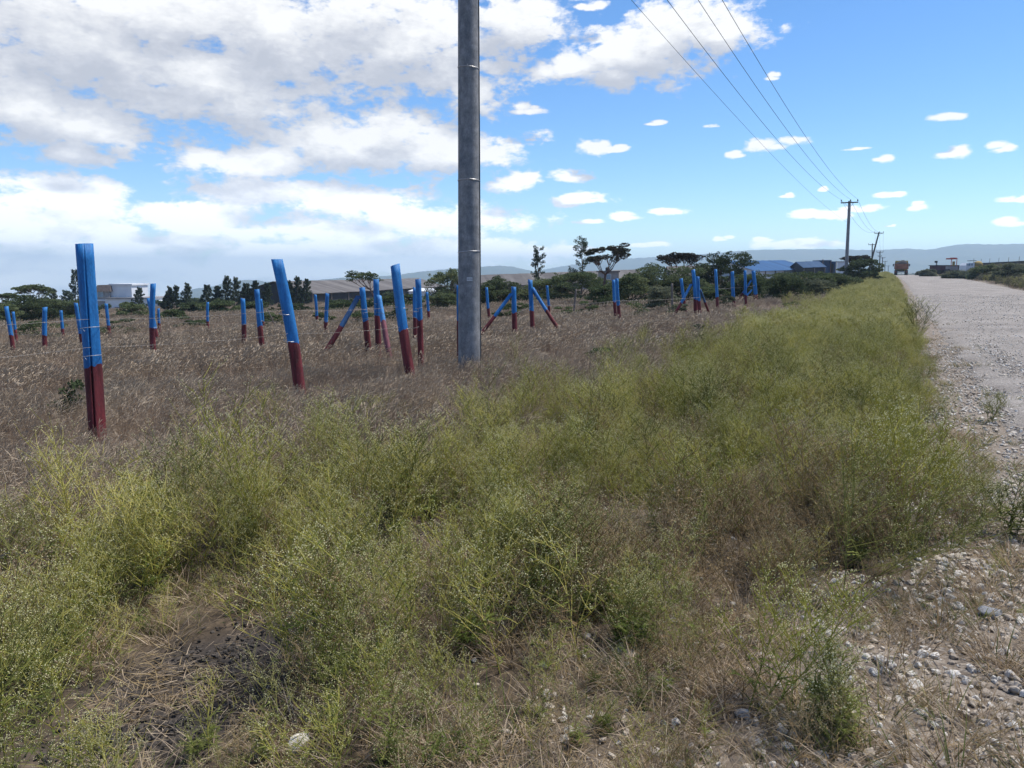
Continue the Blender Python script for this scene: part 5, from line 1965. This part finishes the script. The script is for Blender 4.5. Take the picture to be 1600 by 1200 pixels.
def machine_yard():
    Y = 150
    # maroon trailer body
    p = gpt(1485, Y)
    root = empty('trailer', p)
    wbox(root, 'body', 1462.5, 1509, 415, 423.5, Y, 2.4, 'maroon_body', p)
    for k in range(7):
        wbox(root, 'rib', 1463.5 + 7.2 * k, 1464.3 + 7.2 * k, 415.4, 423.3, Y - .08, .07, 'maroon_body', p)
    wbox(root, 'top_rail', 1462, 1509.5, 414.2, 415.1, Y - .1, 2.6, 'chassis', p)
    wbox(root, 'drawbar', 1457, 1462.6, 416.6, 417.5, Y + .4, .3, 'chassis', p)
    zr = 3.6 * Y / F
    for px in (1468, 1474, 1500):
        c = at(px, 425, Y) - p
        mb = MB()
        mb.tube([(c.x, -.05, c.z), (c.x, .25, c.z)], zr, 16)
        mb.build('wheel', M['rubber'], root)
    wbox(root, 'lamp', 1481.5, 1484.5, 416.2, 418.6, Y - .16, .08, 'red_lamp', p)
    tag(root, 'long maroon trailer standing on the far side of the road', 'trailer')
    # red canopy frame of a roller / loader
    Y2_ = 146
    p = gpt(1491, Y2_)
    root = empty('road_roller', p)
    zg = tz(p.x, p.y)
    wbox(root, 'canopy', 1485.8, 1496.2, 403.2, 405.2, Y2_ - .2, 1.7, 'red_paint', p)
    wbox(root, 'canopy_top', 1489, 1495, 402.5, 403.4, Y2_ + .2, 1.0, 'red_paint', p)
    for px in (1486.2, 1494.6):
        for dy_ in (0, 1.2):
            wbox(root, 'canopy_post', px - .3, px + 1.2, 405.1, 418.5, Y2_ + dy_, .16, 'red_paint', p)
    wbox(root, 'seat_back', 1488.5, 1492.4, 408.5, 415.5, Y2_ + .55, .18, 'ochre', p)
    wbox(root, 'body', 1484.5, 1497, 416, 422, Y2_ - .1, 1.6, 'grey_wall', p)
    for px in (1487, 1499):
        c = at(px, 423.5, Y2_) - p
        mb = MB()
        mb.tube([(c.x, -.05, c.z), (c.x, 1.5, c.z)], 4.4 * Y2_ / F, 18)
        mb.build('drum', M['chassis'], root)
    tag(root, 'small road roller with a red canopy frame in front of the maroon trailer', 'road roller')
    # white truck with yellow drum
    Y3_ = 140
    p = gpt(1518, Y3_)
    root = empty('mixer_truck', p)
    mb = MB()
    a, b = at(1508.5, 420, Y3_), at(1522.5, 410.8, Y3_)
    x0, x1, z0, z1 = a.x - p.x, b.x - p.x, a.z - p.z - 1.1, b.z - p.z
    mb.prism([(x0, z0), (x1, z0), (x1, z1), (x0 + .45, z1), (x0 + .08, z1 - .45)], -.1, 2.1)
    cab = mb.build('cab', M['white_paint'], root)
    for (a0, a1) in ((1510.2, 1512.2), (1513, 1516.4), (1517.5, 1520.2)):
        wbox(root, 'window', a0, a1, 411.6, 415, Y3_ - .14, .06, 'glass', p, cab)
    dr = MB()
    c0, c1 = at(1521.5, 413.5, Y3_ + 1) - p, at(1534, 414, Y3_ + 1) - p
    dr.tube([c0, c0.lerp(c1, .18), c0.lerp(c1, .5), c0.lerp(c1, .8), c1], [.35, .55, .72, .62, .35], 18)
    dr.build('drum', M['ochre'], root, smooth_shade=True)
    wbox(root, 'rack', 1517, 1526, 407.0, 407.8, Y3_ + .2, 1.2, 'chassis', p)
    wbox(root, 'exhaust', 1521.3, 1522.0, 404, 412, Y3_ + .5, .1, 'chassis', p)
    wbox(root, 'chassis', 1510, 1534, 419.5, 421.5, Y3_ + .2, 1.6, 'chassis', p)
    for px in (1512.5, 1526, 1531.5):
        c = at(px, 423, Y3_) - p
        mb = MB()
        mb.tube([(c.x, -.05, c.z), (c.x, .28, c.z)], 3.9 * Y3_ / F, 16)
        mb.build('wheel', M['rubber'], root)
    tag(root, 'white cab truck with a dusty yellow drum across the road', 'truck')
    # stack with tank at the left of the trailer
    p = gpt(1463.5, 153)
    root = empty('water_bowser_stack', p)
    root.name = 'standpipe'
    wbox(root, 'pipe', 1462.4, 1464.6, 410.5, 425, 153, .25, 'grey_wall', p)
    wbox(root, 'tank', 1462, 1465.2, 407.6, 410.6, 153 - .08, .42, 'chassis', p)
    tag(root, 'grey standpipe with a dark head at the left end of the maroon trailer', 'standpipe')
    # dark wall behind
    Y4_ = 128
    p = gpt(1580, Y4_)
    root = empty('boundary_wall', p)
    mb = MB()
    P0, P1 = at(1526, 411.2, 150), at(1660, 404.5, 112)
    n = 8
    u = (P1 - P0)
    dirn = Vector((u.x, u.y, 0)).normalized()
    nrm = Vector((-dirn.y, dirn.x, 0)) * .2
    vs = []
    for i in range(n + 1):
        q = P0.lerp(P1, i / n)
        g = tz(q.x, q.y) - .4
        for o_ in (Vector((0, 0, 0)), nrm):
            vs.append(tuple(Vector((q.x, q.y, g)) + o_ - p))
            vs.append(tuple(Vector((q.x, q.y, q.z)) + o_ - p))
    fs = []
    for i in range(n):
        a = 4 * i
        b = a + 4
        fs += [(a, a + 1, b + 1, b), (a + 2, b + 2, b + 3, a + 3), (a + 1, a + 3, b + 3, b + 1)]
    fs += [(0, 2, 3, 1), (4 * n, 4 * n + 1, 4 * n + 3, 4 * n + 2)]
    mb.add(vs, fs)
    mb.build('wall', M['dark_wall'], root)
    for i in range(n):
        q = P0.lerp(P1, (i + .5) / n) - p
        pm = MB()
        pm.tube([q + Vector((0, -.1, -1.5)), q + Vector((0, -.1, .75))], .035, 6)
        pm.build('post', M['greywood'], root)
    tag(root, 'dark boundary wall with thin posts rising along the bank at the right edge', 'wall')


machine_yard()

# ----------------------------------------------------------------------------------------------------
# air
# ----------------------------------------------------------------------------------------------------
HAZE_DENSITY = 2.5e-4


def make_haze():
    m, nt, out = new_mat('pale_air')
    pv = nt.nodes.new('ShaderNodeVolumePrincipled')
    pv.inputs['Color'].default_value = (.60, .80, 1.0, 1)
    pv.inputs['Density'].default_value = HAZE_DENSITY
    pv.inputs['Density Attribute'].default_value = ''
    pv.inputs['Anisotropy'].default_value = 0.3
    nt.links.new(pv.outputs[0], out.inputs['Volume'])
    lowest = min(float(np.min([v_.co.z for v_ in ground.data.vertices])), -1)
    top = max(max(v_.co.z for v_ in o_.data.vertices) for o_ in scene.objects if o_.name.startswith('hill')) + 8
    xs_ = [v_.co.x for v_ in ground.data.vertices]
    ys_ = [v_.co.y for v_ in ground.data.vertices]
    x0, x1, y0, y1 = min(xs_) - 30, max(xs_) + 30, min(ys_) - 30, max(ys_) + 30
    b = MB()
    b.box(((x0 + x1) / 2, (y0 + y1) / 2, (lowest - 1 + top) / 2), (x1 - x0, y1 - y0, top - lowest + 1))
    o = b.build('haze', m)
    return tag(o, 'thin blue haze in the air over the plain and the hills', 'haze', kind='stuff')


haze = make_haze()

# ----------------------------------------------------------------------------------------------------
# sky with clouds, and the sun
# ----------------------------------------------------------------------------------------------------
SUN_EL, SUN_AZ = R(62), R(70)      # azimuth clockwise from the viewing direction (+y)

world = bpy.data.worlds.new('World')
scene.world = world
world.use_nodes = True
wt = world.node_tree
wt.nodes.clear()


def cloud_blobs():
    """(px, py, rx, ry, weight) of the cumulus seen in the photograph -> azimuth / elevation"""
    B = [(150, 60, 330, 150), (430, 50, 320, 140), (640, 70, 250, 105), (800, 30, 110, 75), (50, 170, 230, 80), (330, 145, 270, 85), (130, 200, 170, 50), (110, 245, 85, 26),
         (560, 225, 210, 62), (410, 252, 170, 38), (700, 238, 150, 55), (330, 246, 85, 28), (790, 283, 55, 28), (610, 192, 90, 36), (735, 145, 66, 40),
         (90, 308, 190, 48), (60, 352, 240, 60), (310, 345, 220, 40), (430, 298, 210, 30), (570, 315, 170, 32), (660, 345, 190, 38), (500, 362, 280, 36),
         (150, 405, 330, 48), (450, 402, 320, 38), (740, 392, 160, 32), (850, 395, 70, 22), (90, 440, 300, 34), (360, 428, 280, 30), (620, 412, 160, 22), (210, 385, 330, 30), (60, 465, 260, 24), (300, 455, 240, 20), (500, 425, 160, 22), (250, 330, 120, 30), (240, 20, 420, 90), (560, 20, 260, 70), (310, 100, 280, 60),
         (985, 82, 165, 62), (1085, 38, 120, 60), (1020, 60, 130, 60), (905, 100, 75, 30), (890, 103, 60, 24), (1120, 50, 60, 30), (960, 118, 70, 24), (925, 8, 34, 14),
         (830, 170, 40, 15), (925, 228, 32, 20), (960, 232, 24, 9), (895, 275, 44, 15), (918, 310, 54, 15), (925, 345, 40, 8), (975, 337, 44, 10), (1042, 329, 50, 9),
         (1212, 225, 46, 18), (1148, 241, 20, 10), (1205, 120, 17, 9), (1112, 196, 26, 7), (1025, 192, 20, 6),
         (1283, 334, 50, 13), (1342, 325, 50, 10), (1395, 304, 32, 8), (1433, 322, 36, 12), (1225, 305, 17, 7), (1287, 295, 11, 7),
         (1485, 238, 36, 15), (1376, 246, 23, 9), (1340, 232, 26, 5), (1490, 180, 34, 9), (1568, 230, 42, 14), (1578, 311, 40, 10), (1585, 347, 36, 9), (1392, 352, 18, 5),
         (1240, 381, 80, 9), (1128, 373, 22, 7), (1195, 374, 26, 8), (1020, 382, 40, 6), (900, 390, 40, 12)]
    out = []
    for px, py, rx, ry in B:
        x, y, z = ray(px, py)
        n = math.sqrt(x * x + y * y + z * z)
        az, el = math.atan2(x, y), math.asin(z / n)
        k = math.hypot(x, y) / 1.0
        ax, ey = rx / F / (1 + (px - 800) ** 2 / F ** 2), ry / F / n
        if rx > 65:
            out.append((az, el, ax * 1.10, ey * 1.12))
        else:      # small cumulus: a few uneven heaps on a flatter base
            rr = random.Random(int(px * 7 + py))
            for k in range(2 if rx < 25 else 3):
                f = rr.uniform(.42, .72)
                out.append((az + rr.uniform(-.55, .55) * ax, el + rr.uniform(-.25, .35) * ey, ax * f * 1.15, ey * f * 1.25))
            out.append((az, el - ey * .25, ax * .95, ey * .5))
    return out


def mth(nt, op, a, b=None, c=None, clamp=False):
    n = nt.nodes.new('ShaderNodeMath')
    n.operation = op
    n.use_clamp = clamp
    for i, v in enumerate((a, b, c)):
        if v is None:
            continue
        if isinstance(v, (int, float)):
            n.inputs[i].default_value = v
        else:
            nt.links.new(v, n.inputs[i])
    return n.outputs[0]


def maprange(nt, v, a, b, c=0.0, d=1.0, smoothstep=True):
    n = nt.nodes.new('ShaderNodeMapRange')
    n.interpolation_type = 'SMOOTHSTEP' if smoothstep else 'LINEAR'
    nt.links.new(v, n.inputs[0])
    for i, q in enumerate((a, b, c, d)):
        n.inputs[i + 1].default_value = q
    return n.outputs[0]


def cloud_group():
    """vector (azimuth, elevation, 0) -> how much cloud stands there"""
    g = bpy.data.node_groups.new('cloud_mass', 'ShaderNodeTree')
    g.interface.new_socket('P', in_out='INPUT', socket_type='NodeSocketVector')
    g.interface.new_socket('Mass', in_out='OUTPUT', socket_type='NodeSocketFloat')
    g.interface.new_socket('Body', in_out='OUTPUT', socket_type='NodeSocketFloat')
    gi, go = g.nodes.new('NodeGroupInput'), g.nodes.new('NodeGroupOutput')
    P = gi.outputs[0]
    # warp the outlines
    wn = noise_node(g, None, 9.0, 3, .5)
    mp = g.nodes.new('ShaderNodeMapping')
    mp.inputs['Scale'].default_value = (1, 1.9, 1)
    g.links.new(P, mp.inputs[0])
    g.links.new(mp.outputs[0], wn.inputs['Vector'])
    acc = None
    for az, el, rx, ry in cloud_blobs():
        sb = g.nodes.new('ShaderNodeVectorMath')
        sb.operation = 'MULTIPLY_ADD'
        g.links.new(P, sb.inputs[0])
        sb.inputs[1].default_value = (1 / rx, 1 / ry, 0)
        sb.inputs[2].default_value = (-az / rx, -el / ry, 0)
        dt = g.nodes.new('ShaderNodeVectorMath')
        dt.operation = 'LENGTH'
        g.links.new(sb.outputs[0], dt.inputs[0])
        # wide clouds carry more mass
        v = mth(g, 'SUBTRACT', 1.0, dt.outputs['Value'])
        acc = v if acc is None else mth(g, 'SMOOTH_MAX', acc, v, .12)
    # clouds outside the picture: plain noise
    sx = g.nodes.new('ShaderNodeSeparateXYZ')
    g.links.new(P, sx.inputs[0])
    outside = mth(g, 'MAXIMUM', maprange(g, mth(g, 'ABSOLUTE', sx.outputs[0]), .62, .85), maprange(g, sx.outputs[1], .36, .6))
    on = noise_node(g, mp.outputs[0], 2.6, 4, .55)
    other = mth(g, 'MULTIPLY_ADD', on.outputs[0], 5.0, -2.6)
    acc = mth(g, 'ADD', mth(g, 'MULTIPLY', acc, mth(g, 'SUBTRACT', 1.0, outside)), mth(g, 'MULTIPLY', other, outside))
    acc = mth(g, 'MAXIMUM', acc, -1.2)
    n1 = noise_node(g, mp.outputs[0], 26.0, 8, .62, .2)
    vo = g.nodes.new('ShaderNodeTexVoronoi')
    vo.voronoi_dimensions = '2D'
    vo.inputs['Scale'].default_value = 17.0
    vo.inputs['Detail'].default_value = 3.0
    vo.inputs['Roughness'].default_value = .55
    wv = g.nodes.new('ShaderNodeVectorMath')
    wv.operation = 'MULTIPLY_ADD'
    g.links.new(n1.outputs['Color'], wv.inputs[0])
    wv.inputs[1].default_value = (.035, .035, 0)
    g.links.new(mp.outputs[0], wv.inputs[2])
    g.links.new(wv.outputs[0], vo.inputs['Vector'])
    lump = mth(g, 'MULTIPLY_ADD', vo.outputs['Distance'], -1.0, .5)
    a = mth(g, 'MULTIPLY_ADD', n1.outputs[0], 1.3, -.65)
    b = mth(g, 'MULTIPLY_ADD', wn.outputs[0], 1.3, -.65)
    n3 = noise_node(g, mp.outputs[0], 85.0, 4, .6, .2)
    acc2 = mth(g, 'ADD', acc, mth(g, 'MULTIPLY_ADD', n3.outputs[0], .65, -.32))
    tot = mth(g, 'ADD', acc2, mth(g, 'MULTIPLY_ADD', lump, .55, mth(g, 'MULTIPLY_ADD', a, .95, mth(g, 'MULTIPLY', b, .5))))
    g.links.new(tot, go.inputs[0])
    g.links.new(acc, go.inputs[1])
    return g


def build_world():
    nt = wt
    tc = nt.nodes.new('ShaderNodeTexCoord')
    sep = nt.nodes.new('ShaderNodeSeparateXYZ')
    nrm = nt.nodes.new('ShaderNodeVectorMath')
    nrm.operation = 'NORMALIZE'
    nt.links.new(tc.outputs['Generated'], nrm.inputs[0])
    nt.links.new(nrm.outputs[0], sep.inputs[0])
    az = mth(nt, 'ARCTAN2', sep.outputs[0], sep.outputs[1])
    el = mth(nt, 'ARCSINE', sep.outputs[2])
    cmb = nt.nodes.new('ShaderNodeCombineXYZ')
    nt.links.new(az, cmb.inputs[0])
    nt.links.new(el, cmb.inputs[1])
    grp = cloud_group()
    g1 = nt.nodes.new('ShaderNodeGroup')
    g1.node_tree = grp
    nt.links.new(cmb.outputs[0], g1.inputs[0])
    up = nt.nodes.new('ShaderNodeVectorMath')
    up.operation = 'ADD'
    nt.links.new(cmb.outputs[0], up.inputs[0])
    up.inputs[1].default_value = (.010, .034, 0)
    g2 = nt.nodes.new('ShaderNodeGroup')
    g2.node_tree = grp
    nt.links.new(up.outputs[0], g2.inputs[0])
    m1, m2 = g1.outputs[0], g2.outputs[0]
    alpha = maprange(nt, m1, -.08, .40)
    low = maprange(nt, el, 0.0, .14)
    # sunlit crowns towards the top of each heap, grey where cloud is piled above
    body = mth(nt, 'SUBTRACT', g1.outputs[1], g2.outputs[1])
    fine = mth(nt, 'SUBTRACT', m1, m2)
    thick = maprange(nt, g1.outputs[1], .1, .8, 0.0, .16, False)
    lit = mth(nt, 'ADD', maprange(nt, body, -.30, .30, .18, .82, False), maprange(nt, fine, -.7, .7, -.34, .34, False))
    lit = mth(nt, 'ADD', mth(nt, 'SUBTRACT', lit, thick), maprange(nt, el, .0, .15, .45, 0.0), clamp=True)
    cr = ramp(nt, [(0.0, (.56, .585, .655)), (.3, (.67, .69, .75)), (.62, (.86, .87, .895)), (.9, (1.04, 1.04, 1.04))], lit)
    sky = nt.nodes.new('ShaderNodeTexSky')
    sky.sky_type = 'NISHITA'
    sky.sun_disc = False
    sky.sun_elevation = SUN_EL
    sky.sun_rotation = SUN_AZ
    sky.altitude = 1600
    sky.air_density = 1.0
    sky.dust_density = 0.15
    sky.ozone_density = 2.6
    hs = nt.nodes.new('ShaderNodeHueSaturation')
    hs.inputs['Saturation'].default_value = SKY_SAT
    hs.inputs['Value'].default_value = SKY_VAL
    nt.links.new(sky.outputs[0], hs.inputs['Color'])
    tint = mixc(nt, 1.0, hs.outputs[0], SKY_TINT, 'MULTIPLY')
    bright = nt.nodes.new('ShaderNodeVectorMath')
    bright.operation = 'SCALE'
    nt.links.new(cr, bright.inputs[0])
    nt.links.new(maprange(nt, el, 0.0, .17, CLOUD_GAIN * 1.6, CLOUD_GAIN), bright.inputs['Scale'])
    al = mth(nt, 'MULTIPLY', alpha, mth(nt, 'MULTIPLY_ADD', low, .10, .88))
    col = mixc(nt, al, tint, bright.outputs[0])
    bg = nt.nodes.new('ShaderNodeBackground')
    bg.inputs['Strength'].default_value = SKY_STRENGTH
    nt.links.new(col, bg.inputs['Color'])
    wo = nt.nodes.new('ShaderNodeOutputWorld')
    nt.links.new(bg.outputs[0], wo.inputs['Surface'])


SKY_STRENGTH = 0.12
SKY_SAT, SKY_VAL, SKY_TINT = 1.21, 0.98, (0.91, 0.97, 1.03)
CLOUD_GAIN = 5.9
build_world()
world.cycles.sampling_method = 'MANUAL'
world.cycles.sample_map_resolution = 512

sun_d = bpy.data.lights.new('sun', 'SUN')
sun_d.energy = 4.1
sun_d.angle = R(6)
sun_d.color = (1.0, .93, .83)
sun = bpy.data.objects.new('sun', sun_d)
COL.objects.link(sun)
dirv = Vector((math.sin(SUN_AZ) * math.cos(SUN_EL), math.cos(SUN_AZ) * math.cos(SUN_EL), math.sin(SUN_EL)))
sun.rotation_euler = dirv.to_track_quat('Z', 'Y').to_euler()
sun.location = (0, 0, 60)

# ----------------------------------------------------------------------------------------------------
# render settings
# ----------------------------------------------------------------------------------------------------
scene.render.engine = 'CYCLES'
scene.view_settings.view_transform = 'Standard'
scene.view_settings.look = 'None'
scene.view_settings.exposure = 0.54
scene.view_settings.gamma = 1.0
scene.cycles.max_bounces = 5
scene.cycles.diffuse_bounces = 3
scene.cycles.glossy_bounces = 2
scene.cycles.transmission_bounces = 3
scene.cycles.volume_bounces = 1
scene.cycles.use_denoising = True
scene.cycles.use_adaptive_sampling = False
scene.render.film_transparent = False
